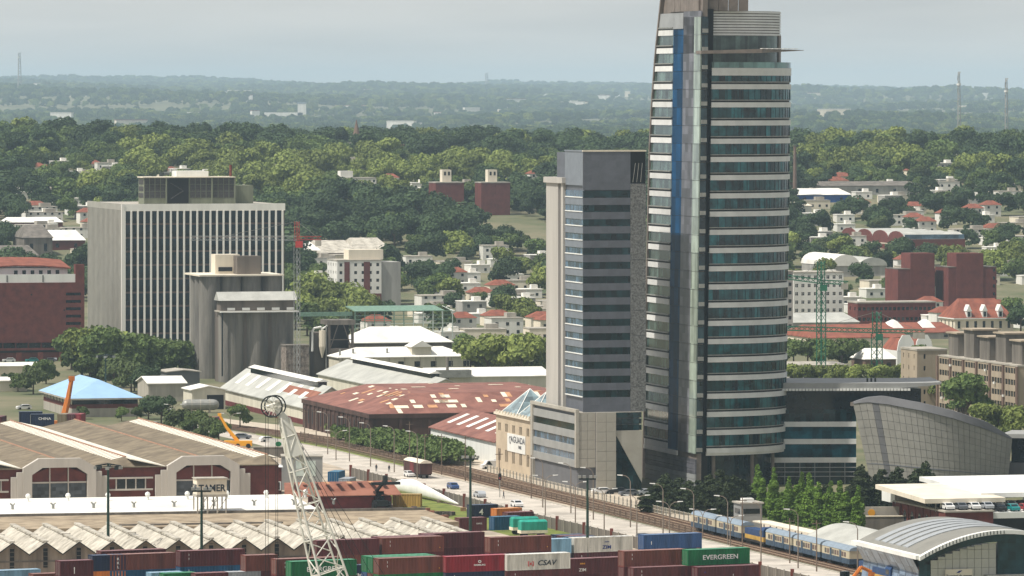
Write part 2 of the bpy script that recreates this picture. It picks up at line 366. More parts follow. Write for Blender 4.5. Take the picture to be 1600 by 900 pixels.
# round block
def arc(t0, t1, n, z, r=0.0, ax=23.2, by=16.5):
    return [(2.9+sh(z)+(ax+r)*math.sin(t), 17.2-(by+r)*math.cos(t), z) for t in [t0+(t1-t0)*i/n for i in range(n+1)]]
def arcband(z0, z1, r=0.0, t0=0.0, t1=R(178), n=36, th=.4, **kw):
    o = arc(t0, t1, n, z0, r, **kw); i = arc(t0, t1, n, z0, r-th, **kw); o2 = arc(t0, t1, n, z1, r, **kw); i2 = arc(t0, t1, n, z1, r-th, **kw)
    return MB().loft(o+i[::-1], o2+i2[::-1])
def arcslab(z0, z1, r=0.0, **kw):
    c = [arc(0, R(178), 36, z, r, **kw) for z in (z0, z1)]; return MB().loft(*c)
for i, z in enumerate(levels):
    arcband(z, z+FH*.28, .12).build('spandrel_band', M['panel_white'], T)
    arcband(z+FH*.28, z+FH*.37, -.25, th=.2).build('shadow_gap', M['black'], T)
    arcband(z+FH*.37, z+FH*.42, .02).build('ledge', M['galv'], T)
    arcband(z+FH*.42, z+FH, -.1).build('window_band', M['tower_glass'], T, smooth=False)
    mm = MB()
    for q in arc(0, R(120), 26, z+FH*.42, -.06): mm.box(q[0]-.05, q[0]+.05, q[1]-.05, q[1]+.05, z+FH*.42, z+FH-.02)
    struct(mm.build('mullions', M['slot_glass'], T), 'stuff')
    arcslab(z+.03, z+.25, -.45).build('floor_slab', M['concrete'], T)
arcband(ZTOP, ZTOP+1.7, .12).build('spandrel_band', M['panel_white'], T); arcslab(ZTOP+1.4, ZTOP+1.68, -.3).build('terrace_floor', M['concrete'], T)
mm = arcband(ZTOP+1.72, ZTOP+3.0, 0, th=.08).build('glass_railing', glass('rail_glass', (108,140,138), .1, (1.2, 1.2, 9), .15), T)
kw = dict(ax=20.6, by=14)
zl0, zl1 = zt(55), zt(16)
arcband(ZTOP+1.7, zl0, 0, **kw).build('window_band', M['side_glass'], T)
for zz in (ZTOP+1.7+(zl0-ZTOP-1.7)*k/2 for k in (0, 1)): arcband(zz+3.6, zz+3.9, .05, **kw).build('ledge', M['galv'], T)
n = 9
for k in range(n):
    h = (zl1-zl0)/n; arcband(zl0+k*h+.02, zl0+(k+1)*h-.18, .15 if k else .2, **kw).build('louvre', M['panel_white'], T)
arcband(zl0, zl1-.1, -.1, **kw).build('louvre_backing', M['dark_concrete'], T); arcslab(zl1-.4, zl1-.15, -.3, **kw).build('roof_deck', M['concrete'], T)
p = arc(R(68), R(86), 4, 0, .1, **kw)
for z0, z1 in ((ZTOP+1.7, zl0),): arcband(z0, z1, .3, R(66), R(84), 4, **kw).build('brown_pier', M['panel_brown'], T)
# wing-like sunshade
z = zt(80); kx = 4.2
MB().loft([(-.2+sh(z), -1.2, z+.1), (-.2+sh(z), 3, z+.1), (-.2+sh(z), 3, z-.6), (-.2+sh(z), -1.2, z-.6)], [(15, -2.6, z+.5), (15, 6, z+.5), (15, 6, z-.4), (15, -2.6, z-.4)], [(28.5, 9, z+.35), (28.5, 10, z+.35), (28.5, 10, z+.25), (28.5, 9, z+.25)]).build('sunshade_wing', M['panel_brown'], T)
for k in range(7):
    x = 15+k*1.7; y = -2.6+(x-15)*.86; MB().box(x, x+.9, y-.25, y+1.6, z+.52, z+.66).build('sunshade_slat', M['panel_white'], T)
# recessed lobby under the block, with round columns
arcband(0, ZB, -3, n=24).build('lobby_glass', M['slot_glass'], T); arcslab(ZB-.5, ZB-.02, -.1).build('soffit', M['panel_white'], T)
for t in (6, 34, 58, 80, 105): 
    q = arc(R(t), R(t), 1, 0, -1.6)[0]; MB().cyl(q[0], q[1], .42, 0, ZB-.5, 12).build('column', M['panel_brown'], T, smooth=False)
# ================================================================ DARK OFFICE BLOCK ON ITS PODIUM
defm('slate', (90,93,101), .45, .08, .4, spec=.5, cell=(1.9, 60, 1.6), cr_=(.9, 1.1)); defm('slate_lit', (118,124,132), .4, .06, .4, spec=.5); defm('granite', (112,112,110), .35, .35, 2.5, spec=.5)  # paler slate: the same cladding with the left face's sunlight put into the colour
M['strip_glass'] = glass('strip_glass', (16,42,46), .08, (1.3, 9, 3.2), .4, .35, (.2, 1.8)); M['sky_glass'] = glass('sky_glass', (70,92,110), .1, (9, 1.3, 3.2), .3)
defm('pier_stone', (178,174,166), .8, .06, .25, streak=True); defm('stone', (172,168,156), .8, .08, .25, rgb2=(158,152,140)); defm('grey_clad', (150,150,146), .6, .06, .3); defm('grey_base', (104,104,106), .7, .06, .3)
PO = G(902, 767); PD = PO.y
def zp(py, d=0): return ZT(py, PD+d)
Pd = thing('podium_building', 'pale stone podium with ribbon windows below the dark office block', 'building', PO)
DL = left_len(PO, 832); zr = zp(645); zo = zp(731); LW = right_len(PO, 931); L2 = right_len(PO, 962); L3 = right_len(PO, 1003)
# street face: ribbons between pale bands inside a stone frame
nb = 4; hb = (zr-zo-1.2)/7.0
z = zo
for k in range(4):
    if k < 3: MB().box(-.1, .3, 1.2, DL-1.0, z, z+hb*1.05).build('cladding_band', M['grey_clad'], Pd)
    if k < 3: MB().box(.15, .3, 1.2, DL-1.0, z+hb*1.05, z+hb*2.05).build('ribbon_window', M['sky_glass'] if k < 2 else M['strip_glass'], Pd)
    z += hb*2.05
MB().box(-.1, .3, 1.2, DL-1, z-hb*2.05, zr-.8).build('cladding_band', M['grey_clad'], Pd)
MB().box(-.3, .4, 0, 1.2, zo, zr).build('frame_pier', M['stone'], Pd); MB().box(-.3, .4, DL-1.0, DL+.8, 0, zr).build('frame_pier', M['stone'], Pd)
MB().box(-.35, .45, 0, DL+.8, zr, zr+.7).build('frame_top', M['stone'], Pd)
MB().box(.35, 1, 1.2, DL, 0, zo).build('grey_base', M['grey_base'], Pd)
MB().box(.42, L3-.5, .5, DL, .0, zr-.3).build('core', M['grey_base'], Pd)
def stones(x0, x1, y, z0, z1, nxs, nzs, mm=None):
    w = (x1-x0)/nxs; h = (z1-z0)/nzs
    for i in range(nxs):
        for j in range(nzs): link('stone_panel', boxmesh('stone_panel', w-.06, .3, h-.06, mm or M['stone']), Pd, (x0+i*w+.03, y, z0+j*h+.03))
stones(.42, LW, .15, zo, zr, 2, 6); stones(LW, L2, -.4, 0, zr, 2, 8); MB().box(LW+.02, L2-.02, -.1, .5, 0, zr-.02).build('stone_backing', M['grey_base'], Pd)
MB().box(.4, LW, .46, .9, 0, zo).build('undercroft_wall', M['grey_base'], Pd)
zg = zp(674)
MB().prism([(L2+.05, 0), (L3, 0), (L3, zg*.12), (L2+.05, zg*.93)], 'y', .3, .5).build('triangle_glass', M['strip_glass'], Pd)
MB().prism([(L2+.05, zg), (L2+.05, zg*.93), (L3, zg*.12), (L3, zg)], 'y', -.1, .5).build('sloping_stone', M['stone'], Pd)
for k in range(3): MB().box(L2+.05, L3, .25, .6, zg+.1+k*(zr-zg)/3, zg+(k+1)*(zr-zg)/3-.1).build('lobby_glass', M['strip_glass'], Pd)
MB().box(.4, L3, .52, DL, zr-.28, zr).build('roof_deck', M['concrete'], Pd)
DO = PO+Vector((math.cos(A0)*1.8-math.sin(A0)*1.5, math.sin(A0)*1.8+math.cos(A0)*1.5, 0)); zb = zr+.02
D = thing('office_block', 'dark slate office block with ribbon windows beside the glass tower', 'building', DO+Vector((0, 0, zb)))
def zd(py): return ZT(py, DO.y)-zb
W1 = right_len(DO, 985); W2 = right_len(DO, 1009); S1 = left_len(DO, 883); S2 = left_len(DO, 856); HT = zd(237)
fl = (zd(297)-zd(609))/14
MB().box(.3, W2, .3, S1+8, 0, HT-.3).build('core', M['slate'], D)
MB().box(-.05, W1, -.05, .3, zd(297)+.0, HT).build('top_cladding', M['slate'], D); MB().box(-.05, .3, .3, S1, zd(290), HT).build('top_cladding', M['slate_lit'], D)
MB().box(-.2, W2+.1, -.15, .4, HT, HT+.35).build('coping', M['cream'], D); MB().box(-.2, .4, .4, S1, HT, HT+.3).build('coping', M['slate_lit'], D)
for k in range(15):
    z = zd(609)-fl*.55+fl*k
    if k < 14:
        MB().box(-.05, W1, -.05, .3, z+fl*.5, z+fl).build('spandrel_band', M['slate'], D); MB().box(-.05, .3, .3, S1, z+fl*.5, z+fl).build('spandrel_band', M['slate_lit'], D)
    MB().box(0, W1, .12, .3, z, z+fl*.5).build('ribbon_window', M['strip_glass'], D)
    MB().box(.1, .3, .3, S1, z+.2, z+fl*.5).build('ribbon_window', M['sky_glass'], D); MB().box(-.2, .2, .3, S1-.5, z, z+.2).build('white_sill', M['white_paint'], D)
MB().box(-.05, W1, -.05, .3, 0, zd(609)-fl*.55).build('spandrel_band', M['slate'], D)
for k in range(9):
    h = zd(287)/9; MB().box(W1+.02, W2, -.1, .3, k*h, (k+1)*h-.08).build('granite_panel', M['granite'], D)
MB().box(W1+.02, W2, .25, .3, zd(287), HT).build('plant_recess', M['black'], D)
for k in range(3): MB().tube((W1+.6+k*.9, .1, zd(285)), (W1+1.2+k*.8, .1, zd(255)), .06, 5).build('plant_ladder', M['galv'], D)
MB().box(-.4, 2.2, S1+.4, S1+2.2, 0, zd(288)).build('lift_pier', M['pier_stone'], D); MB().box(.2, 2.2, S1+2.2, S1+4.5, 0, zd(288)).build('dark_strip', M['slate'], D)
MB().box(-.4, 2.2, S1+4.5, S2, 0, zd(288)).build('lift_pier', M['pier_stone'], D); MB().box(-.9, 2.4, S1-.5, S2+.6, zd(288)+.0, zd(279)).build('pier_cap', M['pier_stone'], D)
# ================================================================ STONE OFFICE WITH SIGN AND GLASS PYRAMIDS
AO = PO+Vector((-math.sin(A0), math.cos(A0), 0))*(DL+.9); ln = left_len(AO, 775)
AG = thing('stone_office', 'beige stone building with white sign and glass pyramid skylights', 'building', AO)
hA = ZT(655, AO.y+8); defm('beige', (190,174,150), .9, .06, .25)
facade(AG, 'left', ln, 0, hA, [(2.6, 5.4), (hA*.72, hA*.86)], [c for i in range(5) for c in ((ln*(i+.5)/5-1.1, ln*(i+.5)/5-.15), (ln*(i+.5)/5+.15, ln*(i+.5)/5+1.1))], M['beige'], M['dark_glass'], t=.4)
MB().box(.42, 22, .1, ln, 0, hA-.1).build('core', M['beige'], AG); MB().box(-.5, 22.2, -.0, ln+.3, hA, hA+.5).build('cornice', M['cream'], AG)
for k in range(12): MB().box(-.55, -.2, ln*k/12+.2, ln*k/12+.9, hA+.5, hA+1.1).build('parapet_block', M['cream'], AG)
b = MB().box(-.15, -.03, ln*.16, ln*.66, hA*.40, hA*.71).build('sign_board', M['white_paint'], AG)
defm('sign_grey', (84,86,92), .6, .05, 1)
put_text('AGUADA', 2.0, M['sign_grey'], AG, -.18, ln*.36, hA*.57, 'left', sx=1.5); put_text('PARK', 1.1, M['sign_grey'], AG, -.18, ln*.30, hA*.475, 'left')
mm = MB()
for k in range(20): a = k*math.pi/10; mm.tube((-.17, ln*.575+.8*math.cos(a), hA*.6+.8*math.sin(a)), (-.17, ln*.575+.8*math.cos(a+.32), hA*.6+.8*math.sin(a+.32)), .09, 4)
mm.build('ring_emblem', M['sign_grey'], AG)
M['skylight'] = glass('skylight', (118,136,140), .12, (1.5, 1.5, 1.5), .1)
for k in range(2):
    y0 = 1.5+k*ln*.46; y1 = y0+ln*.44; c = ((.8+11)/2, (y0+y1)/2, hA+6.2); q = [(.8, y0, hA+.52), (11, y0, hA+.52), (11, y1, hA+.52), (.8, y1, hA+.52)]
    o = MB().quad(q[0], q[1], c).quad(q[1], q[2], c).quad(q[2], q[3], c).quad(q[3], q[0], c).build('glass_pyramid', M['skylight'], AG)
    mm = MB()
    for p in q: mm.tube(p, c, .12, 4)
    mm.build('glazing_bars', M['white_paint'], o)
# ================================================================ ANNEX, CURVED HALL
XO = G(1224, 757); XO = Vector((XO.x, TD+17, 0)); XD = XO.y
X = thing('annex_building', 'low glass annex with white bands under a wide flat roof', 'building', XO, R(2))
def zx(py): return ZT(py, XD)
w = right_len(XO, 1338, R(2)); wr = right_len(XO, 1470, R(2)); ww = right_len(XO, 1440, R(2))
MB().box(-6, w, .6, 22, 0, zx(640)).build('core', M['dark_glass'], X)
M['annex_glass'] = glass('annex_glass', (22,70,82), .07, (2.2, 9, 4), .4)
for a, b, c in ((659, 667, 'panel_white'), (667, 686, 'annex_glass'), (686, 694, 'panel_white'), (694, 715, 'annex_glass'), (715, 723, 'panel_white'), (640, 659, 'strip_glass'), (723, 757, 'strip_glass')):
    g_ = 'glass' in c; MB().box(-6, w, .3 if g_ else 0, .7, max(0, zx(b)), zx(a)).build('window_band' if g_ else 'spandrel_band', M[c], X)
for k in range(5): MB().box(k*3.4+.3, k*3.4+.42, .0, .3, 0, zx(723)).build('column', M['panel_grey'], X)
for k in range(3): MB().box(-5, w, -.1, .15, zx(745-k*7), zx(745-k*7)+.16).build('louvre_rail', M['panel_grey'], X)
MB().box(-6, ww, 1.2, 20, zx(641), zx(608)).build('upper_glass', M['dark_glass'], X)
rf = MB().loft(*[[(x, -1.2, z0), (x, 22, z0), (x, 22, z1), (x, -1.2, z1)] for x, z0, z1 in ((-6, zx(608), zx(598)), (ww-6, zx(607), zx(598.5)), (wr-3, zx(603), zx(598)), (wr, zx(600), zx(597)))]).build('flat_roof', M['grey_clad'], X)
for k in range(44): link('eave_slat', boxmesh('eave_slat', .62, .5, .5, M['white_paint']), X, (-5+k*.82*(wr-2)/36, -1.5, zx(611)+.1))
for k in range(3): MB().cyl(ww*.62+k*.9, 4, .22, zx(598), zx(592.5), 8).build('roof_vent', M['dark_metal'], X)
# curved, panelled hall: walls lean outwards, rim sweeps down to the right
CO = G(1440, 764); CO = Vector((CO.x, 1246, 0)); H = thing('curved_hall', 'curved grey panelled hall with outward leaning wall and dark rim', 'building', CO, 0)
def hall(t, k):                                            # t along the wall 0..1, k height 0..1
    zr_ = np.interp(t, [0, .08, .2, .4, .6, .8, 1], [19.7, 20.3, 20.1, 19.0, 17.3, 14.9, 12.0])*1.0
    xb = -11.6+29.2*t; xt = -16.0+34.8*t
    yb = 13*(abs(t-.52)*1.9)**2.2; yt = 15*(abs(t-.52)*1.9)**2.2-2.2
    return Vector((xb+(xt-xb)*k, yb+(yt-yb)*k, zr_*k))
defm('hall_panel', (144,142,136), .5, .05, .5, rand=.04); nc, nr = 27, 11
for i in range(nc):
    for j in range(nr):
        e = .045/1.2; t0, t1 = i/nc+.001, (i+1)/nc-.001; k0, k1 = j/nr+.002, (j+1)/nr-.002
        q = [hall(t0, k0), hall(t1, k0), hall(t1, k1), hall(t0, k1)]; n = (q[1]-q[0]).cross(q[3]-q[0]).normalized()*.12
        MB().loft([v+n for v in q][::1], [v-n for v in q]).build('wall_panel', M['grey_base'] if i == 3 else M['hall_panel'], H)
m = MB()
for i in range(nc):
    for j in (0,): m.quad(*[hall(t, k)+Vector((0, .25, 0)) for t, k in ((i/nc, 0), ((i+1)/nc, 0), ((i+1)/nc, 1), (i/nc, 1))])
m.build('backing_wall', M['grey_base'], H)
N_ = 40; m = MB(); rings = []
for i in range(N_+1):
    t = -.01+1.02*i/N_; p = hall(min(max(t, 0), 1), 1); hh = 1.7*min(1, math.sin(math.pi*(t*.96+.02))*1.6+.15)
    rings.append([p+Vector((0, -.5, .05)), p+Vector((0, -.1, hh)), p+Vector((0, 2.2, hh)), p+Vector((0, 2.2, 0))])
m.loft(*rings).build('rim', M['grey_base'], H, smooth=False)
m = MB(); rings = []
for i in range(N_+1):
    t = i/N_; p = hall(t, 1); rings.append([p+Vector((0, .6, -.5)), p+Vector((0, .6, .3)), Vector((p.x, 24, p.z*.97+.3)), Vector((p.x, 24, p.z*.97-.5))])
m.loft(*rings).build('roof', M['panel_brown'], H)
m = MB()
for z_ in (.33,): m.path([hall(i/30, z_)+Vector((0, -.16, 0)) for i in range(31)], .1, 4)
m.build('dark_seam', M['slate'], H)
# low grey wings right of the hall
wo = G(1562, 760); q = thing('low_wing', 'low grey wing with dark glazing at the right of the curved hall', 'building', Vector((wo.x, 1262, 0)), R(-14))
MB().box(0, 30, 0, 14, 0, 6.5).build('wall', M['grey_base'], q); MB().box(1, 30, .5, 13, 6.5, 12).build('glazing', M['dark_glass'], q); MB().box(-1, 31, -1, 14, 12, 12.9).build('roof_slab', M['grey_clad'], q)
# ================================================================ LEFT: FINNED OFFICE BLOCK, BRICK BLOCK, SILOS, SHEDS
defm('fin', (236,233,224), .8, .05, .2, streak=True); defm('rib_wall', (158,156,146), .85, .06, .2); defm('spandrel_brown', (112,96,90), .8, .1, .5); M['fin_glass'] = glass('fin_glass', (12,30,38), .15, (1.1, 9, 1.5), .4, spec=.3, cr_=(.3, 2.4))
O = G(191, 560); Bk = thing('finned_office_block', 'large office block with white vertical fins behind the silos', 'building', O)
L_ = right_len(O, 445); D_ = left_len(O, 137); Ht = ZT(319, O.y)
rows = 11; fh = 21.4*O.y/F; zt0 = ZT(330, O.y); n = 24; st = (L_-1.6)/n
MB().box(.3, L_, .55, D_, 0, Ht-.5).build('core', M['spandrel_brown'], Bk)
MB().box(-.05, L_+.1, -.2, .5, zt0, Ht).build('top_fascia', M['fin'], Bk); MB().box(-.2, .3, .5, D_, Ht-2, Ht).build('top_fascia', M['rib_wall'], Bk)
MB().box(1, L_, 1.2, D_-1, Ht-.5, Ht-.3).build('roof_deck', M['concrete'], Bk)
for i in range(n+1):
    x = .8+i*st; MB().box(x-.28, x+.28, -.35, .5, 0, zt0).build('fin', M['fin'], Bk)
for i in range(n):
    for j in range(rows):
        z1 = zt0-j*fh-.1; z0 = max(.1, z1-fh+.55)
        if z1 > .5: link('window', boxmesh('window', st-.6, .06, fh-.65, M['fin_glass']), Bk, (.8+i*st+.3, .42, z1-fh+.65))
for k in range(27):
    y = .7+k*(D_-1)/27; MB().box(-.25, .3, y, y+(D_-1)/27*.55, 0, Ht-2).build('rib', M['rib_wall'], Bk)
MB().box(0, .3, .5, D_, 0, Ht-2).build('side_wall', M['dark_concrete'], Bk); MB().box(-.3, .7, -.36, .5, 0, Ht).build('corner_pier', M['fin'], Bk)
# plant house on its roof
PO2 = O+Vector((math.cos(A0)*9-math.sin(A0)*9, math.sin(A0)*9+math.cos(A0)*9, Ht-.3)); defm('sage', (120,124,104), .85, .12, .4, streak=True); defm('grille', (72,70,68), .8, .25, 2)
Q = thing('rooftop_plant_house', 'grey green plant house with grilles on the finned block roof', 'plant house', PO2)
dd = PO2.y; l2 = right_len(PO2, 367); s2 = left_len(PO2, 215); h2 = ZT(278, dd)-PO2.z; bay = l2/4
MB().box(.3, l2, .35, s2, 0, h2).build('wall', M['sage'], Q); MB().box(-.2, l2+.2, -.2, s2, h2, h2+.35).build('roof_slab', M['cream'], Q)
for k in range(4):
    x = k*bay
    if k == 1:
        MB().box(x+.2, x+bay-.2, .1, .34, .3, h2-.1).build('dark_bay', M['black'], Q)
        for a, b in (((x+1.5, h2*.2), (x+bay-2, h2*.5)), ((x+bay-2, h2*.5), (x+1.5, h2*.8))): MB().tube((a[0], 0, a[1]), (b[0], 0, b[1]), .18, 4).build('stair_flight', M['grille'], Q)
        continue
    for i in range(4):
        for j in range(3): link('grille', boxmesh('grille', bay/4-.35, .1, h2*.24, M['grille']), Q, (x+.4+i*(bay/4-.1), .28, h2*.24+j*h2*.255))
    MB().box(x+bay-.25, x+bay+.25, -.05, .4, 0, h2).build('pilaster', M['sage'], Q)
for j in range(3): MB().box(.2, .32, 1.5, s2*.9, h2*.25+j*h2*.25, h2*.25+j*h2*.25+h2*.17).build('side_opening', M['grille'], Q)
MB().box(l2+.02, l2+7, 3, 12, 0, h2*.7).build('side_block', M['sage'], Q); MB().box(l2*.4, l2*.75, 6, 14, h2+.36, h2+2.2).build('tank_room', M['white_paint'], Q); MB().cyl(l2-.6, 4, .45, h2+.36, h2+4.2, 8).build('chimney', M['pillar_red'], Q)
# brick block at the left edge
O = G(134, 562); O = Vector((O.x, O.y-6, 0)); l0 = 66; Hb = ZT(441, O.y); X0 = O-Vector((math.cos(A0), math.sin(A0), 0))*l0
Bb = thing('brick_block', 'red brick windowless block with slit windows at the left edge', 'building', X0)
sl_ = [(ZT(y+4.5, O.y), ZT(y, O.y)) for y in (457, 468.5, 480, 491.5, 503)]
facade(Bb, 'front', l0, 6.2, Hb, sl_[::-1], [(l0-6.2, l0-1.2)], M['brick'], M['dark_glass'], t=.5)
MB().box(.2, l0-.1, .52, 40, 0, Hb-.2).build('core', M['brick'], Bb)
for k in range(14): MB().box(k*4.3+.3, k*4.3+4.0, .3, .5, 4.4, 6.0).build('ribbon_window', M['dark_glass'], Bb)
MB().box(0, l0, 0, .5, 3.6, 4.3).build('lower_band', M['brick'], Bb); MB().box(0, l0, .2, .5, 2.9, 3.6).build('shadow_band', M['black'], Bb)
for k in range(9): MB().box(k*7.2, k*7.2+1.8, .0, .5, 0, 2.9).build('ground_pier', M['pillar_red'], Bb)
for k in range(6): MB().box(k*11+4, k*11+4.5, -.06, 0, Hb-4.2-(k % 2)*5.2, Hb-3.7-(k % 2)*5.2).build('vent', M['black'], Bb)
zw = ZT(428, O.y); MB().box(0, l0-3, .3, .7, Hb, zw).build('white_parapet', M['white_paint'], Bb); MB().box(l0-3, l0, .1, 3, Hb, ZT(413, O.y)).build('stair_head', M['brick'], Bb)
for k in range(5): MB().box(4+k*12, 4.3+k*12, .2, .3, Hb+.2, zw-.3).build('parapet_bracket', M['black'], Bb)
U = thing('rooftop_hall', 'hall with curved red tile roof and white piers on the brick block', 'rooftop hall', X0+Vector((math.cos(A0)*36-math.sin(A0)*9, math.sin(A0)*36+math.cos(A0)*9, Hb-.2)))
MB().box(0, 26, 0, 18, 0, 4.8).build('wall', M['white_paint'], U)
for k in range(6): MB().box(8+k*2.8, 9.2+k*2.8, -.08, 0, 1, 4).build('window', M['dark_glass'], U)
MB().loft(*[[(x, -1, z), (x, 19, z+2.2), (x, 19, z+2.6), (x, -1, z+.4)] for x, z in ((-1, 4.8), (8, 5.4), (18, 5.2), (27, 4.4))]).build('tile_roof', M['tile'], U)
for k, (x, r_, zz) in enumerate(((3, 3.2, 6), (16, 3.0, 6))):
    t_ = thing('roof_tank', ('pale round tank at the left edge on the brick block' if k == 0 else 'pale round tank left of the water frame on the brick block'), 'tank', X0+Vector((math.cos(A0)*(16+x)-math.sin(A0)*22, math.sin(A0)*(16+x)+math.cos(A0)*22, Hb-.2)))
    MB().cyl(0, 0, r_, 0, zz, 20).build('shell', M['cream'], t_); MB().tube((0, 0, zz), (0, 0, zz+.7), r_+.1, 20, .3).build('lid', M['white_paint'], t_)
t_ = thing('water_tank_frame', 'white concrete water tank on splayed legs beside the red tile roof', 'water tank', X0+Vector((math.cos(A0)*30-math.sin(A0)*6, math.sin(A0)*30+math.cos(A0)*6, Hb-.2)))
MB().box(0, 4.6, 0, 3, 4.2, 6.8).build('tank', M['white_paint'], t_)
for x in (0, 4.6): MB().tube((x+(-1 if x == 0 else 1), .5, 0), (x, .5, 4.2), .4, 4).build('leg', M['white_paint'], t_)
# grain silos
defm('silo', (132,128,120), .95, .15, .3, streak=True, rgb2=(90,88,84)); defm('silo_dark', (104,96,88), .95, .2, .2, streak=True)
O = G(318, 592); Sa = thing('tall_grain_silos', 'taller bank of concrete grain silos with machine house on top', 'silo', O); d = O.y; zs = ZT(432, d)
for i in range(3): MB().cyl(2.6+i*.0, 3+i*6.8, 3.3, 0, zs, 24).build('silo_drum', M['silo'], Sa)
for i in range(3): MB().cyl(9.2+i*6.6, 3.5, 3.3, 0, zs, 24).build('silo_drum', M['silo'], Sa)
MB().box(3, 22, 3.5, 22, 0, zs-.3).build('core', M['silo_dark'], Sa); MB().box(-1.4, 25.4, -.6, 23, zs, zs+.5).build('deck', M['cream'], Sa)
zm = ZT(399, d); MB().box(5.4, 13.2, 8, 14, zs+.5, zm).build('machine_house', M['cream'], Sa); MB().box(11.2, 18.8, 2.6, 9, zs+.5, zm-.4).build('lift_tower', M['silo_dark'], Sa); MB().box(6.4, 10.8, 7.86, 8, zs+1.3, zs+2.6).build('opening', M['black'], Sa)
O = G(346, 598); Sb = thing('low_grain_silos', 'row of concrete grain silos under a long gabled gallery', 'silo', O); d = O.y; zs = ZT(488, d); lw = right_len(O, 462)
nr_ = 3; rr = lw/(2*nr_)
for i in range(nr_): MB().cyl(rr+i*2*rr, rr, rr*1.02, 0, zs, 28).build('silo_drum', M['silo'], Sb)
for i in range(nr_-1): MB().box(2*rr*(i+1)-.7, 2*rr*(i+1)+.7, rr*.45, rr*1.5, 0, zs).build('link_wall', M['silo_dark'], Sb)
MB().box(.4, lw-.4, rr, rr*3, 0, zs-.2).build('core', M['silo_dark'], Sb)
MB().box(-.5, lw+.8, -1.2, 0, zs-.1, zs+.25).build('canopy', M['white_paint'], Sb); MB().box(-.6, lw+.6, 0, rr*2, zs, zs+.4).build('deck', M['concrete'], Sb)
zg_ = ZT(470, d); MB().box(0, lw, .8, rr*1.8, zs+.4, zg_).build('gallery_wall', M['silo_dark'], Sb)
for k in range(5): MB().box(2+k*lw/5, 2+k*lw/5+2.4, .7, .8, zs+.5, zs+1.3).build('gallery_window', M['white_paint'], Sb)
MB().loft(*[[(x, .2, zg_), (x, rr*.95, zg_+2.6), (x, rr*1.9, zg_)] for x in (-.8, lw+.6)]).build('gallery_roof', M['grey_roof'], Sb)
MB().tube((.2, -.3, 2), (.2, -.3, zs), .25, 6).build('downpipe', M['dark_metal'], Sb)
defm('peeling', (150,140,130), .95, .3, .8, rgb2=(86,76,70))
O = G(447, 600); q = thing('peeling_bin_house', 'square bin house with flaking paint in front of the silos', 'industrial building', O); lw = right_len(O, 483); zz = ZT(541, O.y)
MB().box(0, lw, 0, 7, 0, zz).build('wall', M['peeling'], q); MB().box(-.2, lw+.2, -.2, 7.2, zz, zz+.35).build('roof_slab', M['dark_concrete'], q)
for i in range(5):
    for j in range(4): MB().box(.5+i*lw/5.2, .5+i*lw/5.2+lw/5.2-.35, -.07, 0, 1+j*2.4, 3+j*2.4).build('wall_panel', M['peeling'], q)
O = G(486, 600); O = Vector((O.x, 1775, 0)); q = thing('mill_building', 'dark mill building with open framed tower top and pipes', 'industrial building', O); w = right_len(O, 553); w1 = right_len(O, 513); z1 = ZT(505, O.y); z0 = ZT(545, O.y)
MB().box(0, w1, 2, 9, 0, ZT(520, O.y)).build('wall', M['silo_dark'], q); MB().box(w1, w, 0, 9, 0, z0).build('tower_base', M['silo_dark'], q)
for x in (w1, w-.7): MB().box(x, x+.7, 0, 1, z0, z1).build('tower_post', M['silo_dark'], q)
MB().box(w1+.7, w-.7, 4, 9, z0, z1).build('tower_back', M['black'], q); MB().box(w1-.4, w+.4, -.4, 9.2, z1-.6, z1+.9).build('tower_roof', M['dark_concrete'], q)
for s_ in (1, -1):
    c = (w1+w)/2; MB().tube((c-s_*3.4, .4, z0), (c-s_*.9, .4, z1-.6), .2, 4).build('brace', M['silo_dark'], q)
MB().box(w1+.7, w-.7, .3, .6, z0+2.6, z0+2.9).build('beam', M['silo_dark'], q)
MB().cyl(2.2, .6, 1.1, 9.5, 14.5, 12).build('cyclone_drum', M['cream'], q); MB().tube((2.2, .6, 9.5), (2.2, .6, 6), 1.1, 12, .2).build('cyclone_cone', M['cream'], q)
MB().path([(2.2, .6, 14.5), (1.8, .6, 15.6), (-.5, .6, 15.2), (-1, .6, 14), (-1, .6, 8)], .35, 6).build('duct', M['white_paint'], q); MB().path([(2.2, .6, 15), (4.6, .6, 16.5), (w1, .6, 16.8)], .3, 6).build('duct', M['white_paint'], q); MB().tube((w1-.6, .3, 0), (w1-.6, .3, 16), .22, 6).build('pipe', M['galv'], q)
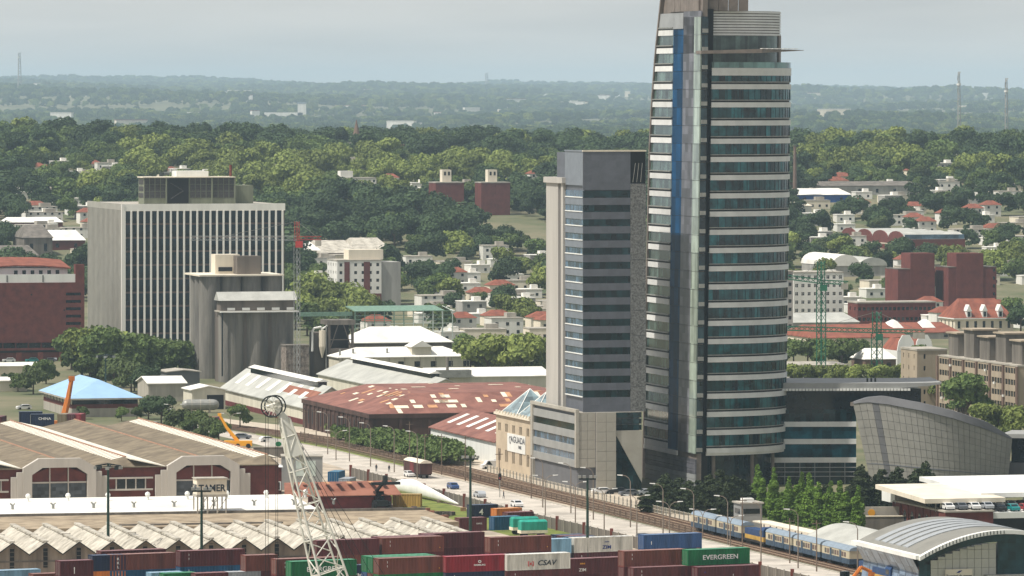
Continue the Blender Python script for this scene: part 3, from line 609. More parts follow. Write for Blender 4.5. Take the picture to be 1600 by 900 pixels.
# sheds in front of the silos
def shed(name, label, px, py, pr, pl, pye, rise, mw, mr, axis='u', stripes=0, base=None, monitor=False, mst=None, cat='shed', op=None, over=.5, hip=0, clad=False):
    """gabled or hipped shed; ridge along the street (u) or across it (v)"""
    O = G(px, py); q = thing(name, label, cat, O); w = right_len(O, pr); dp = left_len(O, pl) if pl < 1000 else pl-1000; h = ZT(pye, O.y)
    wl = MB().box(0, w, 0, dp, 0, h)
    if axis == 'u' and not hip: wl.loft([(0, .01, h), (w, .01, h), (w/2, .01, h+rise)], [(0, dp-.01, h), (w, dp-.01, h), (w/2, dp-.01, h+rise)])
    if axis == 'v' and not hip: wl.loft([(.01, 0, h), (.01, dp, h), (.01, dp/2, h+rise)], [(w-.01, 0, h), (w-.01, dp, h), (w-.01, dp/2, h+rise)])
    wl.build('wall', mw, q)
    t = .25; e = over
    if axis == 'u':
        r0, r1 = (hip, dp-hip) if hip else (-e, dp+e)
        for s in (0, 1):
            x0 = -e if s == 0 else w+e; k = rise*e/(w/2)
            f = [(x0, -e, h-k+.05), (x0, dp+e, h-k+.05), (w/2, r1, h+rise+.05), (w/2, r0, h+rise+.05)]
            MB().loft(f, [(a, b, c+t) for a, b, c in f]).build('roof_slope', mr, q)
            if s == 0:
                for i in range(stripes):
                    a = (i+.5)/stripes; y = dp*(.06+.88*a); wd = dp*.30/stripes
                    P = [(x, yy, h+rise*(x/(w/2))+t+.1) for x, yy in ((w*.14, y), (w*.14, y+wd), (w*.40, y+wd), (w*.40, y))]
                    MB().loft(P, [(a_, b_, c_+.06) for a_, b_, c_ in P]).build('skylight_strip', mst or M['white_roof'], q)
        if hip:
            for y0, yr in ((-e, hip), (dp+e, dp-hip)):
                k = rise*e/(w/2); f = [(-e, y0, h-k+.05), (w+e, y0, h-k+.05), (w/2, yr, h+rise+.05)]
                MB().loft(f, [(a, b, c+t) for a, b, c in f]).build('roof_hip', mr, q)
    else:
        r0, r1 = (hip, w-hip) if hip else (-e, w+e)
        for s in (0, 1):
            y0 = -e if s == 0 else dp+e; k = rise*e/(dp/2)
            f = [(-e, y0, h-k+.05), (w+e, y0, h-k+.05), (r1, dp/2, h+rise+.05), (r0, dp/2, h+rise+.05)]
            MB().loft(f, [(a, b, c+t) for a, b, c in f]).build('roof_slope', mr, q)
        if hip:
            for x0, xr in ((-e, hip), (w+e, w-hip)):
                k = rise*e/(dp/2); f = [(x0, -e, h-k+.05), (x0, dp+e, h-k+.05), (xr, dp/2, h+rise+.05)]
                MB().loft(f, [(a, b, c+t) for a, b, c in f]).build('roof_hip', mr, q)
    if base: MB().box(-.04, w+.04, -.04, dp, 0, h*.3).build('wall_base', base, q)
    if monitor:
        y0, y1 = dp*.1, dp*.9; z = h+rise+.2
        MB().box(w/2-1.2, w/2+1.2, y0, y1, z-.6, z+.9).build('monitor_wall', M['dark_glass'], q)
        MB().loft(*[[(w/2-1.9, y, z+.9), (w/2, y, z+1.6), (w/2+1.9, y, z+.9)] for y in (y0-.5, y1+.5)]).build('monitor_roof', M['white_roof'], q)
    if op:
        for (a0, a1, hz_) in op: MB().box(w*a0, w*a1, -.06, .1, 0, h*hz_).build('doorway', M['black'], q)
    return q, w, dp, h
defm('cream_wall', (208,202,184), .9, .08, .25, streak=True); defm('maroon', (104,48,48), .9, .15, .5); defm('rust_patch', (148,100,82), .9, .15, .2, rgb2=(122,78,62), stripe=('X', 1.6, .9)); defm('brown_roof', (132,120,100), .95, .14, .22, rgb2=(94,84,70), stripe=('X', 1.4, .92))
q, w, dp, h = shed('grey_shed', 'pale grey shed with rust patch and roof monitor behind the crane head', 476, 664, 560, 346, 637, 5.2, M['cream_wall'], M['grey_roof'], 'u', 7, M['maroon'], True)
f = [(.5, 2, h+.42), (.5, dp*.38, h+.42), (w*.34, dp*.38, h+.42+5.2*.68), (w*.34, 2, h+.42+5.2*.68)]
MB().loft(f, [(a, b, c+.05) for a, b, c in f]).build('rusted_sheets', M['rust_patch'], q)
shed('long_grey_shed', 'long low grey shed with roof monitor behind the rust red warehouse', 648, 640, 745, 497, 616, 4.0, M['cream_wall'], M['grey_roof'], 'u', 0, None, True)
# rust-red warehouse
O = G(578, 694); d = O.y; q = thing('rust_roof_warehouse', 'dark brick warehouse with patched rust red hipped roof', 'warehouse', O); w = right_len(O, 985); dp = left_len(O, 473); h = ZT(649, d); rise = 4.4
wl = MB().box(0, w, 0, dp, 0, h).build('wall', M['brick_dark'], q)
for k in range(16): MB().box(-.28, 0, dp*k/16+.2, dp*k/16+.9, 0, h-.9).build('buttress', M['brick_dark'], q)
for k in range(16): MB().box(-.06, 0, dp*k/16+1.9, dp*k/16+3.2, h*.2, h*.72).build('blind_window', M['black'], q)
for k in range(9): MB().box(w*k/9, w*k/9+.7, -.28, 0, 0, h-.9).build('buttress', M['brick_dark'], q)
MB().box(-.35, w, -.35, .1, h-.8, h+.25).build('cornice', M['brick_dark'], q); MB().box(-.35, .1, .1, dp, h-.8, h+.25).build('cornice', M['brick_dark'], q)
hp = 14
def rfz(x, y): return h+.3+rise*min(1, min(x, y, w-x, dp-y)/hp)
f1 = [(0, 0, h+.3), (w, 0, h+.3), (w-hp, hp, h+.3+rise), (hp, hp, h+.3+rise)]; f2 = [(0, dp, h+.3), (0, 0, h+.3), (hp, hp, h+.3+rise), (hp, dp-hp, h+.3+rise)]
MB().quad(*f1).build('roof_slope', M['rust_roof'], q); MB().quad(*f2).build('roof_slope', M['rust_roof'], q)
MB().quad((hp, hp, h+.3+rise), (w-hp, hp, h+.3+rise), (w-hp, dp-hp, h+.3+rise), (hp, dp-hp, h+.3+rise)).build('roof_top', M['rust_roof'], q)
MB().quad((0, dp, h+.3), (w, dp, h+.3), (w-hp, dp-hp, h+.3+rise), (hp, dp-hp, h+.3+rise)).build('roof_slope', M['rust_roof'], q)
defm('pale_sheet', (226,216,192), .8, .08, 1); defm('tan_sheet', (190,142,104), .8, .12, 1); rr_ = random.Random(3)
for k in range(90):
    x = rr_.uniform(5, w-2) if k < 80 else rr_.uniform(1, 13); y = rr_.uniform(1, 13) if k < 56 else rr_.uniform(14, dp-16); a, b = rr_.choice(((1.4, 3.6), (1.3, 2.2), (2.6, 2.0), (3.6, 1.8), (1.2, 1.6)))
    if x < 14 and y > 14: x = rr_.uniform(2, 12)
    x = round(x/1.25)*1.25; y = round(y/3.4)*3.4+.2; a = 1.2*max(1, round(a/1.2)); b = min(b, 3.2)
    P = [(x, y), (x+a, y), (x+a, y+b), (x, y+b)]; MB().loft([(u_, v_, rfz(u_, v_)+.04) for u_, v_ in P], [(u_, v_, rfz(u_, v_)+.1) for u_, v_ in P]).build('roof_patch', M['pale_sheet'] if rr_.random() < .75 else M['tan_sheet'], q)
shed('white_rust_shed', 'white walled shed with striped rust roof beside the stone office', 775, 726, 900, 673, 691, 4.0, M['white_paint'], M['rust_roof'], 'u', 6)
# white factory halls behind
q, w, dp, h = shed('white_factory', 'white factory hall with hipped white roof and roof monitor', 530, 594, 734, 1014, 559, 2.6, M['cream_wall'], M['white_roof'], 'v', hip=7)
for k in range(8): MB().box(w*(k+.6)/8, w*(k+.6)/8+1.8, -.06, .05, h*.55, h*.8).build('window', M['dark_glass'], q)
for k in range(9): MB().tube((w*(k+.2)/8.4, -.1, 0), (w*(k+.2)/8.4, -.1, h), .12, 4).build('downpipe', M['concrete'], q)
MB().box(w*.56, w*.71, .8, 8, h, h+3).build('monitor_wall', M['cream_wall'], q); MB().loft([(w*.55, 0, h+3), (w*.635, 0, h+5), (w*.72, 0, h+3)], [(w*.55, 9, h+3), (w*.635, 9, h+5), (w*.72, 9, h+3)]).build('monitor_roof', M['white_roof'], q)
for a in (.02, .12, .38): MB().cyl(w*a, 2.5, .3, h+.4, h+2.6, 8).build('roof_vent', M['galv'], q)
q, w, dp, h = shed('rear_white_hall', 'white roofed dark hall standing under the green steel frame', 553, 566, 706, 1022, 536, 4.6, M['silo_dark'], M['white_roof'], 'v', hip=8)
O = G(553, 561); O = Vector((O.x, O.y+14, 0)); q = thing('green_steel_frame', 'open pale green steel frame rising over the white roofed hall', 'steel frame', O); w = right_len(O, 707); hT = ZT(487, O.y); defm('green_steel', (112,142,124), .6, .15, 1); defm('pale_steel', (196,206,196), .6, .08, 1)
for k in range(11):
    x = w*k/10; mm = M['green_steel'] if k < 6 else M['pale_steel']
    for y in (0, 14): MB().box(x-.13, x+.13, y-.13, y+.13, 0, hT).build('post', mm, q)
    MB().tube((x, 0, hT), (x, 14, hT+1.2), .12, 4).build('rafter', mm, q)
for z_ in np.linspace(hT*.55, hT, 6): MB().box(0, w, -.1, .1, z_-.1, z_+.1).build('girt', M['green_steel'] if z_ > hT*.8 else M['pale_steel'], q)
MB().quad((0, -.3, hT+.15), (w*.92, -.3, hT+.15), (w*.92, 14.3, hT+1.4), (0, 14.3, hT+1.4)).build('mesh_roof', M['green_steel'], q)
MB().box(-18, 0, 4, 5, hT-1.6, hT-.2).build('conveyor_bridge', M['green_steel'], q)
for k in range(3): 
    shed('gabled_store', f'small gabled store with mottled roof, {ORD[k]} from the left before the white factory', 586+k*24, 609-k*1, 606+k*26, 1020, 590, 2.8, M['concrete'], M['brown_roof'] if k else M['pale_sheet'], 'u', cat='store')
q, w, dp, h = shed('low_white_store', 'low pale roofed store with plant units behind the rust warehouse', 680, 612, 862, 1026, 590, 2.0, M['cream_wall'], M['white_roof'], 'v')
for a in (.02, .16): MB().box(w*a, w*a+5, -1.5, 2, h, h+2.2).build('plant_unit', M['galv'], q)
MB().cyl(w*.1, -.6, .45, 0, h+6, 8).build('flue', M['dark_concrete'], q)
# small yard buildings left of the silos
shed('grey_workshop', 'small grey workshop with flat roof at the silo foot', 262, 612, 312, 1012, 582, .5, M['grey_base'], M['concrete'], 'u', cat='workshop')
shed('cream_garage', 'cream garage with dark open doorway beside the gas tank', 300, 640, 352, 1012, 610, 1.0, M['cream_wall'], M['white_roof'], 'u', op=[(.45, .95, .75)], cat='garage')
shed('old_workshop', 'weathered grey workshop with pale roof right of the poplar clump', 232, 628, 290, 1016, 600, 1.6, M['concrete'], M['white_roof'], 'v', cat='workshop')
shed('white_store', 'low white store at the left edge behind the containers', -20, 612, 42, 1010, 596, .8, M['cream'], M['white_roof'], 'v', cat='store')
shed('pale_store', 'long pale store at the left edge below the brick block', -20, 588, 70, 1010, 573, .8, M['cream'], M['white_roof'], 'v', cat='store')
q = thing('gas_tank', 'grey horizontal gas tank with ringed shell beside the cream garage', 'tank', G(292, 645), R(8)); MB().tube((0, 0, 2.2), (7.5, 0, 2.2), 1.5, 16).build('shell', M['galv'], q, smooth=False)
for x in (0, 7.5): MB().sphere((x, 0, 2.2), 1.48, 12, 7).build('end_cap', M['galv'], q, smooth=True)
for x in (1.2, 3.6, 6.2): MB().tube((x, 0, 2.2), (x+.2, 0, 2.2), 1.58, 16).build('ring', M['concrete'], q); MB().box(x-.1, x+.3, -1, 1, 0, 1).build('saddle', M['concrete'], q)
# blue roofed pavilion
O = G(112, 652); defm('blue_roof', (150,184,214), .5, .04, .2); q = thing('blue_roof_pavilion', 'brick pavilion with pale blue hipped roof beside the green mast', 'pavilion', O); w = right_len(O, 216); dp = left_len(O, 68); h = ZT(622, O.y)
MB().box(0, w, 0, dp, 0, h*.45).build('lower_wall', M['concrete'], q); MB().box(0, w, 0, dp, h*.45, h*.66).build('brick_band', M['brick'], q); MB().box(.1, w-.1, .1, dp, h*.66, h*.9).build('window_band', M['dark_glass'], q)
for k in range(9): MB().box(-.05, .1, dp*k/9, dp*k/9+.4, h*.66, h*.9).build('window_post', M['cream'], q)
e = 1.2; hp = w/2
MB().box(-e, w+e, -e, dp+e, h*.9, h*.98).build('fascia', M['concrete'], q); z0, z1 = h*.985, h*.985+4.6
MB().quad((-e, -e, z0), (w+e, -e, z0), (w/2, hp, z1)).build('roof_hip', M['blue_roof'], q); MB().quad((-e, dp+e, z0), (-e, -e, z0), (w/2, hp, z1), (w/2, dp-hp*.6, z1)).build('roof_slope', M['blue_roof'], q); MB().quad((w+e, -e, z0), (w+e, dp+e, z0), (w/2, dp-hp*.6, z1), (w/2, hp, z1)).build('roof_slope', M['blue_roof'], q); MB().quad((w+e, dp+e, z0), (-e, dp+e, z0), (w/2, dp-hp*.6, z1)).build('roof_hip', M['blue_roof'], q)
# ================================================================ ARCHED HALLS
HO = G(-122, 792); HO = G(92, 790); HO = HO-Vector((math.cos(A0), math.sin(A0), 0))*31.4*1.5
q = thing('arched_hall', 'long brick hall with twin arched portals and brown ridged roofs', 'warehouse', HO); d = HO.y; he = ZT(733, G(200, 790).y); rz = 1.75; B = 15.7; nb = 6; lw = nb*B+1.2; DP = 150
defm('portal', (190,184,174), .9, .06, .3, streak=True); defm('orange_cap', (146,112,90), .9, .15, 1); defm('clear_sheet', (232,226,210), .7, .06, 1)
MB().box(B*.5, lw, .5, DP, 0, he).build('wall', M['brick'], q)
# ridges every B metres: odd ones over a portal, even ones with skylights
for i in range(1, nb+1):
    xr = i*B; xl, xn = xr-B/2, min(xr+B/2, lw+.0); portal = i % 2 == 1
    for a, b, za, zb, nm in ((xl, xr, he, he+rz, 'left'), (xr, xn, he+rz, he+rz-(rz*(xn-xr)/(B/2)), 'right')):
        f = [(a, -.2, za+.05), (b, 6 if (not portal) and nm == 'left' else -.2, zb+.05), (b, DP, zb+.05), (a, DP, za+.05)]
        white = (not portal) and nm == 'right'
        MB().loft(f, [(x, y, z+.18) for x, y, z in f]).build('roof_slope', M['clear_sheet'] if white else M['brown_roof'], q)
    if not portal:
        for k in range(46):
            y = 7+k*(DP-9)/46; P = [(xr-2.9, y), (xr-.4, y), (xr-.4, y+1.9), (xr-2.9, y+1.9)]
            MB().loft([(x, yy, he+rz*(1-(xr-x)/(B/2))+.26) for x, yy in P], [(x, yy, he+rz*(1-(xr-x)/(B/2))+.32) for x, yy in P]).build('skylight', M['clear_sheet'], q)
        MB().loft(*[[(xr-.3, y, he+rz+.2), (xr+.3, y, he+rz+.2), (xr, y, he+rz+.45)] for y in (6, DP)]).build('ridge_cap', M['orange_cap'], q)
        f = [(xl, -.2, he+.08), (xn, -.2, he+.08), (xr, 6, he+rz+.08)]; MB().loft(f, [(x, y, z+.17) for x, y, z in f]).build('roof_hip', M['brown_roof'], q)
    else: MB().loft(*[[(xr-.25, y, he+rz+.2), (xr+.25, y, he+rz+.2), (xr, y, he+rz+.4)] for y in (0, DP)]).build('ridge_cap', M['orange_cap'], q)
MB().loft([(lw-6, .0, he), (lw, 0, he), (lw-.1, 0, he+.05)], [(lw-6, DP, he), (lw, DP, he), (lw-.1, DP, he+.05)]).build('end_gutter', M['dark_concrete'], q)
for i in (1, 3, 5):
    c = i*B; s_ = 1.0
    if i == 1: pass
    W_, iw = 7.9, 6.0; zt_, ze_ = he+2.35, he+.4
    P = [(-W_, 0), (-W_, ze_), (-W_*.58, zt_), (W_*.58, zt_), (W_, ze_), (W_, 0), (iw, 0), (iw, he*.86), (iw*.62, he*1.05), (-iw*.62, he*1.05), (-iw, he*.86), (-iw, 0)]
    MB().prism([(c+x, z) for x, z in P], 'y', -1.2, .3).build('portal_frame', M['portal'], q)
    for s in (-1, 1):
        for k, (x0, x1, hh) in enumerate(((W_+.05, W_+1.3, .93), (W_+1.35, W_+2.5, .8))): MB().box(c+min(s*x0, s*x1), c+max(s*x0, s*x1), -.9+k*.3, .4, 0, he*hh).build('stepped_pier', M['portal'], q)
    zs_ = (.22*he, .62*he, .66*he)
    MB().box(c-iw, c+iw, -.5, .1, .1*he, zs_[0]).build('portal_sill', M['portal'], q)
    for k in range(3):
        x0 = c-iw+.1+k*iw*2/3; x1 = x0+iw*2/3-.3; MB().box(x0, x1, -.3, -.1, zs_[0], zs_[1]).build('window', glass('hall_glass', (66,72,78), .3, (.8, 9, .8), .25), q)
        zc = [he*.86, he*1.04] if k == 0 else ([he*1.04, he*1.04] if k == 1 else [he*1.04, he*.86])
        MB().prism([(x0, zs_[2]), (x1, zs_[2]), (x1, zc[1]), (x0, zc[0])], 'y', -.3, -.1).build('brick_infill', M['brick'], q)
        if k: MB().box(x0-.25, x0-.05, -.6, .1, zs_[0], he*1.04).build('mullion', M['portal'], q)
    MB().box(c-iw, c+iw, -.55, .1, zs_[1], zs_[2]).build('transom', M['portal'], q)
for c in (2*B, 4*B):
    MB().box(c-3.2, c+3.2, .3, .49, he*.42, he*.7).build('side_window', M['dark_glass'], q)
    for k in range(4): MB().box(c-3.3+k*2.13, c-3.05+k*2.13, .1, .5, he*.42, he*.7).build('window_post', M['portal'], q)
    for z_ in (.38, .7): MB().box(c-4.8, c+4.8, -.1, .5, he*z_, he*z_+.35).build('window_ledge', M['portal'], q)
# brick gatehouse with white pyramid roof, grey stair block behind the crane
O = G(400, 772); q = thing('brick_gatehouse', 'brick gatehouse with white pyramid roof behind the crane boom', 'building', O, R(3)); w = right_len(O, 440, R(3)); h = ZT(730, O.y)
MB().box(0, w, 0, 6, 0, h).build('wall', M['brick'], q); MB().box(w*.48, w*.98, -.1, 0, .8, 2.8).build('window_frame', M['white_paint'], q); MB().box(w*.53, w*.93, -.14, -.1, 1, 2.6).build('window', M['dark_glass'], q)
c = (w/2, 3, h+1.7); e = [(-.3, -.3, h), (w+.3, -.3, h), (w+.3, 6.3, h), (-.3, 6.3, h)]
for a, b in zip(e, e[1:]+e[:1]): MB().quad(a, b, c).build('roof_slope', M['white_paint'], q)
O = G(440, 766); q = thing('grey_stair_block', 'grey rendered block with pale painted panel behind the crane boom', 'building', O, R(3)); w = right_len(O, 504, R(3)); h = ZT(714, O.y); MB().box(0, w, 0, 7, 0, h).build('wall', M['grey_clad'], q); MB().box(w*.35, w*.83, -.06, 0, h*.42, h*.88).build('painted_panel', M['pale_steel'], q); MB().box(-.15, w+.15, -.15, 7.1, h, h+.25).build('coping', M['concrete'], q)
# ================================================================ WHITE ROOF, DIRTY ROOF, SAWTOOTH SHED
AS = math.atan(1/26.)*2.0+R(7)                             # turned less than the street grid
O = G(-30, 872, 0); q = thing('white_roof_warehouse', 'long warehouse with bright white roof and turbine vents', 'warehouse', Vector((-103, 1120, 0)), R(12.5)); w = 66; 
MB().box(0, w-2, .5, 30, 0, 5.2).build('wall', M['cream_wall'], q); f = [(-1, 0, 5.2), (w, 0, 5.2), (w, 31, 6.0), (-1, 31, 6.0)]
MB().loft(f, [(x, y, z+.3) for x, y, z in f]).build('roof', M['white_roof'], q)
for k in range(9):
    for (yy, nm) in ((24, 'turbine_vent'), (9, 'stub_vent')):
        x = 3+k*8.1+(3 if yy == 9 else 0); z = 5.48+.8*yy/31; mm = MB().cyl(x, yy, .28, z, z+.8, 8)
        if yy == 24: mm.sphere((x, yy, z+1.15), .55, 8, 5)
        else: mm.tube((x-.5, yy, z+1.2), (x, yy, z+.8), .18, 5).tube((x+.5, yy, z+1.2), (x, yy, z+.8), .18, 5)
        mm.build(nm, M['white_paint'] if yy == 24 else M['galv'], q)
q = thing('flat_roof_store', 'store with dirty flat brown roof below the water tank sign', 'warehouse', Vector((-104, 1086, 0)), R(12.5)); MB().box(0, 96, 0, 33, 0, 5.0).build('wall', M['dirty_roof'], q)
MB().box(0, 96, 32.4, 33, 5, 5.5).build('parapet', M['dark_concrete'], q); MB().box(30, 62, 4, 4.6, 5, 5.3).build('roof_upstand', M['dark_concrete'], q)
# sawtooth: teeth along the front, ridges running back
TW = 6.1; nT = 16; q = thing('sawtooth_shed', 'sawtooth shed with cream folded roof and grey boarded gables', 'warehouse', Vector((-99.5, 1030, 0)), R(13.2)); zv, zk = 4.5, 6.7; DPs = 42
defm('boarding', (158,146,132), .95, .2, .5, streak=True, rgb2=(110,100,90), stripe=('X', 3.0, .8)); defm('cream_roof', (196,190,176), .85, .1, .4, rgb2=(140,134,122), streak=False); defm('roof_edge', (70,66,60), .9, .2, 1)
for i in range(nT):
    x = i*TW; c = x+TW/2
    MB().prism([(x, 0), (x+TW-.02, 0), (x+TW-.02, zv), (c, zk), (x, zv)], 'y', 0, .3).build('gable', M['boarding'], q)
    MB().box(c-.4, c+.4, -.06, 0, 2.2, zk-1.0).build('louvre_slot', M['black'], q)
    for j in range(5): MB().box(c-.38, c+.38, -.12, -.06, 2.5+j*.85, 2.62+j*.85).build('louvre_blade', M['dark_concrete'], q)
    for s in (-1, 1):
        x0, x1 = (x-.1, c) if s < 0 else (c, x+TW+.1)
        za, zb = (zv-.05, zk) if s < 0 else (zk, zv-.05)
        f = [(x0, -.8, za+.06), (x1, -.8, zb+.06), (x1, DPs, zb+.06), (x0, DPs, za+.06)]
        MB().loft(f, [(a, b, z+.16) for a, b, z in f]).build('roof_fold', M['cream_roof'], q)
        MB().tube((x0, -.86, za+.1), (x1, -.86, zb+.1), .14, 4).build('verge_board', M['roof_edge'], q)
    MB().box(c-.5, c+.5, -.4, DPs, zk+.1, zk+.42).build('ridge_vent', M['cream_roof'], q)
    for yb in (15, 31): MB().box(c-.8, c+.8, yb, yb+.6, zk+.05, zk+.5).build('fire_upstand', M['cream_roof'], q)
MB().box(0, nT*TW, .32, DPs, 0, zv-.2).build('body', M['boarding'], q); MB().box(0, nT*TW, -.12, 0, zv-1.25, zv-1.0).build('girt', M['dark_concrete'], q)
# ================================================================ CONTAINER YARD
CC = dict(brown=(112,62,52), darkred=(92,42,44), maroon=(84,34,40), red=(140,30,42), green=(14,106,60), navy=(22,36,66), blue=(50,82,128), mblue=(24,84,122), white=(214,212,202), orange=(204,118,46), ochre=(176,142,74), olive=(118,104,78), teal=(40,148,128), grey=(150,156,160), paleblue=(126,166,190))
for k_, c_ in CC.items(): defm('box_'+k_, c_, .55, .15, 1.1, rand=.1, streak=True)
defm('letter_white', (232,232,228), .6, .02, 1); defm('letter_dark', (46,52,60), .6, .02, 1); defm('letter_blue', (26,48,120), .6, .02, 1); defm('letter_red', (196,60,60), .6, .02, 1); defm('amber', (226,160,40), .6, .02, 1)
CH, CW = 2.75, 2.44; AC = R(25)
def cont_meshes(c, ln):
    k = ('cont', c, ln)
    if k in _cache: return _cache[k]
    mm = M['box_'+c]; n = int(ln/.56); st = (ln-.3)/n; prof = []
    for i in range(n):
        x = .15+i*st; prof += [(x, .05), (x+st*.32, .05), (x+st*.5, .10), (x+st*.82, .10)]
    prof.append((ln-.15, .05)); far = [(x, CW-y) for x, y in reversed(prof)]
    body = MB().prism(prof+far, 'z', .12, CH-.1).mesh('body', mm)
    fr = MB()
    for x in (0, ln-.16):
        for y in (0, CW-.16): fr.box(x, x+.16, y, y+.16, 0, CH)
    for z in (0, CH-.12):
        fr.box(.16, ln-.16, 0, .07, z, z+.12).box(.16, ln-.16, CW-.07, CW, z, z+.12); fr.box(0, .1, .16, CW-.16, z, z+.12).box(ln-.1, ln, .16, CW-.16, z, z+.12)
    fr = fr.mesh('frame', mm)
    rf = MB()
    rf.box(.1, ln-.1, .07, CW-.07, CH-.09, CH-.03)
    for i in range(int(ln/1.2)): rf.box(.3+i*1.2, .85+i*1.2, .15, CW-.15, CH-.03, CH)
    rf = rf.mesh('roof', mat('box_roof_'+c, tuple(int(v*.62+200*.38) for v in CC[c]), .7, .12, .8, rand=.1))  # roof tone paler than the sides: fading plus sun glare put into the colour
    dr = MB().box(.04, .12, 0, CW/2-.2, .14, CH-.14).mesh('door', mm); rod = MB().tube((.02, .3, .2), (.02, .3, CH-.2), .035, 5).tube((.02, .75, .2), (.02, .75, CH-.2), .035, 5).mesh('lock_rod', M['galv'])
    _cache[k] = (body, fr, rf, dr, rod); return _cache[k]
def container(loc, c, label, ln=12.19, az=AC, txt=None, group='containers stacked in the yard', door=True, logo=None):
    q = thing('shipping_container', label, 'container', loc, az, group); b, fr, rf, dr, rod = cont_meshes(c, ln)
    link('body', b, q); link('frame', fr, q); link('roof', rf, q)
    if door:
        for y in (.18, CW/2+.02): d_ = link('door', dr, q, (0, y, 0)); link('lock_rod', rod, d_)
    if txt:
        for (s, sz, mm, x, z, *sh_) in txt: put_text(s, sz, M[mm], q, x, .0, z, sx=1.15, shear=sh_[0] if sh_ else 0)
    return q
EV = [('EVERGREEN', 1.15, 'letter_white', 6.4, .95)]; CM = [('CMA CGM', 1.1, 'letter_white', 3.2, .55), ('~', 1.6, 'letter_white', 3.1, 1.35)]; CM40 = [('CMA CGM', 1.2, 'letter_white', 6.8, .7), ('~', 1.8, 'letter_white', 6.6, 1.5), ('CONTAINERS', .35, 'letter_white', 2.5, 2.0)]
MARK = [('l', .5, 'letter_white', 1.6, 1.9), ('l', .5, 'letter_white', 1.6, 1.2), ('.', 1.0, 'amber', 11.4, .7)]
def stack(px, py, tiers, what, ln=12.19, az=AC, txt=None, dy=0, top_label=None):
    """tiers: colours from the top down; (px, py) is the bottom near corner of the top box"""
    n = len(tiers); z = CH*(n-1); p = G(px, py, z); p.z = 0
    if dy: p += Vector((-math.sin(az), math.cos(az), 0))*dy
    for i, c in enumerate(tiers):
        pos = 'topmost' if i == 0 and n > 1 else ('' if n == 1 else ('second from top' if i == 1 and n > 2 else 'lowest'))
        size = 'long' if ln > 8 else 'short'; nm = dict(mblue='blue', darkred='dark red', paleblue='pale blue').get(c, c)
        lab = top_label if i == 0 and top_label else f'{size} {nm} container, {pos}, {what}' if pos else f'{size} {nm} shipping container {what}'
        container(p+Vector((0, 0, CH*(n-1-i))), c, lab, ln, az, txt if i == 0 else (MARK if i == 1 and ln > 8 else None))
stack(1075, 884, ['green','maroon','brown'], 'at the right end by the road', txt=EV, top_label='green container lettered EVERGREEN at the right end of the stacks')
stack(975, 886, ['brown','darkred','blue'], 'left of the right hand green container', txt=MARK, top_label='long brown container left of the right hand EVERGREEN container')
stack(1090, 911, ['maroon','maroon'], 'at the lower right corner of the stacks', txt=[('o', .5, 'letter_blue', 1.5, 1.7), ('l', .5, 'letter_white', 7, 1.0)])
stack(990, 912, ['darkred','brown'], 'at the bottom edge below the brown one', txt=MARK)
stack(932, 896, ['darkred','darkred'], 'between the white and brown containers', 6.06)
stack(885, 898, ['darkred','maroon'], 'right of the white CSAV container', 6.06, txt=[('ZIM', .75, 'letter_white', 3.2, .5), ('***', .7, 'amber', 3.2, 1.5)], top_label='short dark red container with white ZIM letters beside the white one')
stack(792, 892, ['white','darkred','maroon'], 'in the front row', txt=[('CSAV', 1.25, 'letter_dark', 7.6, .75, .25), ('[x]', .9, 'letter_red', 4.6, .85)], top_label='white container lettered CSAV in the front row')
stack(697, 895, ['red','navy','brown'], 'in the front row left of the white one', txt=[('o', 1.0, 'letter_white', 6.4, 1.5), ('HAMBURG', .4, 'letter_white', 6.4, 1.0), ('.', 1.0, 'amber', 11.4, .7)], top_label='bright red container with small white emblem in the front row')
stack(592, 898, ['brown','green','maroon'], 'in the front row left of the red one', txt=MARK); stack(592, 898, ['green','brown','navy'], 'just behind the front brown one', dy=2.6); stack(592, 898, ['green','blue','brown'], 'two rows behind the front brown one', dy=5.2)
stack(549, 908, ['navy','brown'], 'below the crane ropes', 6.06, txt=CM, top_label='short navy container lettered CMA CGM at the bottom edge')
stack(667, 873, ['navy','darkred'], 'behind the red one', txt=CM40, top_label='long navy container lettered CMA CGM behind the front row')
stack(455, 903, ['green','maroon','brown'], 'behind the crane boom', txt=EV, top_label='green container lettered EVERGREEN behind the crane boom')
stack(432, 899, ['brown','darkred','blue'], 'left of the crane boom', txt=MARK); stack(384, 893, ['brown','darkred','maroon'], 'left of the crane ropes', 6.06)
stack(282, 886, ['darkred','mblue','brown'], 'right of the water tank mast', txt=MARK); stack(172, 892, ['brown','mblue','darkred'], 'at the left front', txt=[('K', .6, 'letter_white', 1.5, 1.8), ('K', .6, 'letter_white', 1.5, 1.1), ('L', .6, 'letter_white', 1.5, .4)])
stack(158, 886, ['darkred','orange','navy'], 'behind the left front brown one'); stack(94, 902, ['maroon','brown','grey'], 'at the far left', 6.06, txt=[('|', 1.2, 'letter_white', 2.6, .8)]); stack(145, 893, ['navy','orange','maroon'], 'squeezed in at the left', 6.06)
stack(236, 920, ['paleblue','mblue'], 'at the bottom edge left', 6.06); stack(256, 921, ['green','mblue'], 'at the bottom edge beside the pale blue one', 6.06); stack(306, 921, ['darkred','white'], 'at the bottom edge below the mast', 6.06, txt=[('(', .9, 'letter_white', 1.0, .7)]); stack(357, 919, ['grey','brown'], 'at the bottom edge left of the boom', 6.06, txt=[('KLINE', .5, 'letter_dark', 2.6, 1.6)])
stack(-40, 918, ['paleblue','mblue'], 'at the bottom left corner'); stack(52, 922, ['brown','mblue'], 'at the bottom edge far left', 6.06)
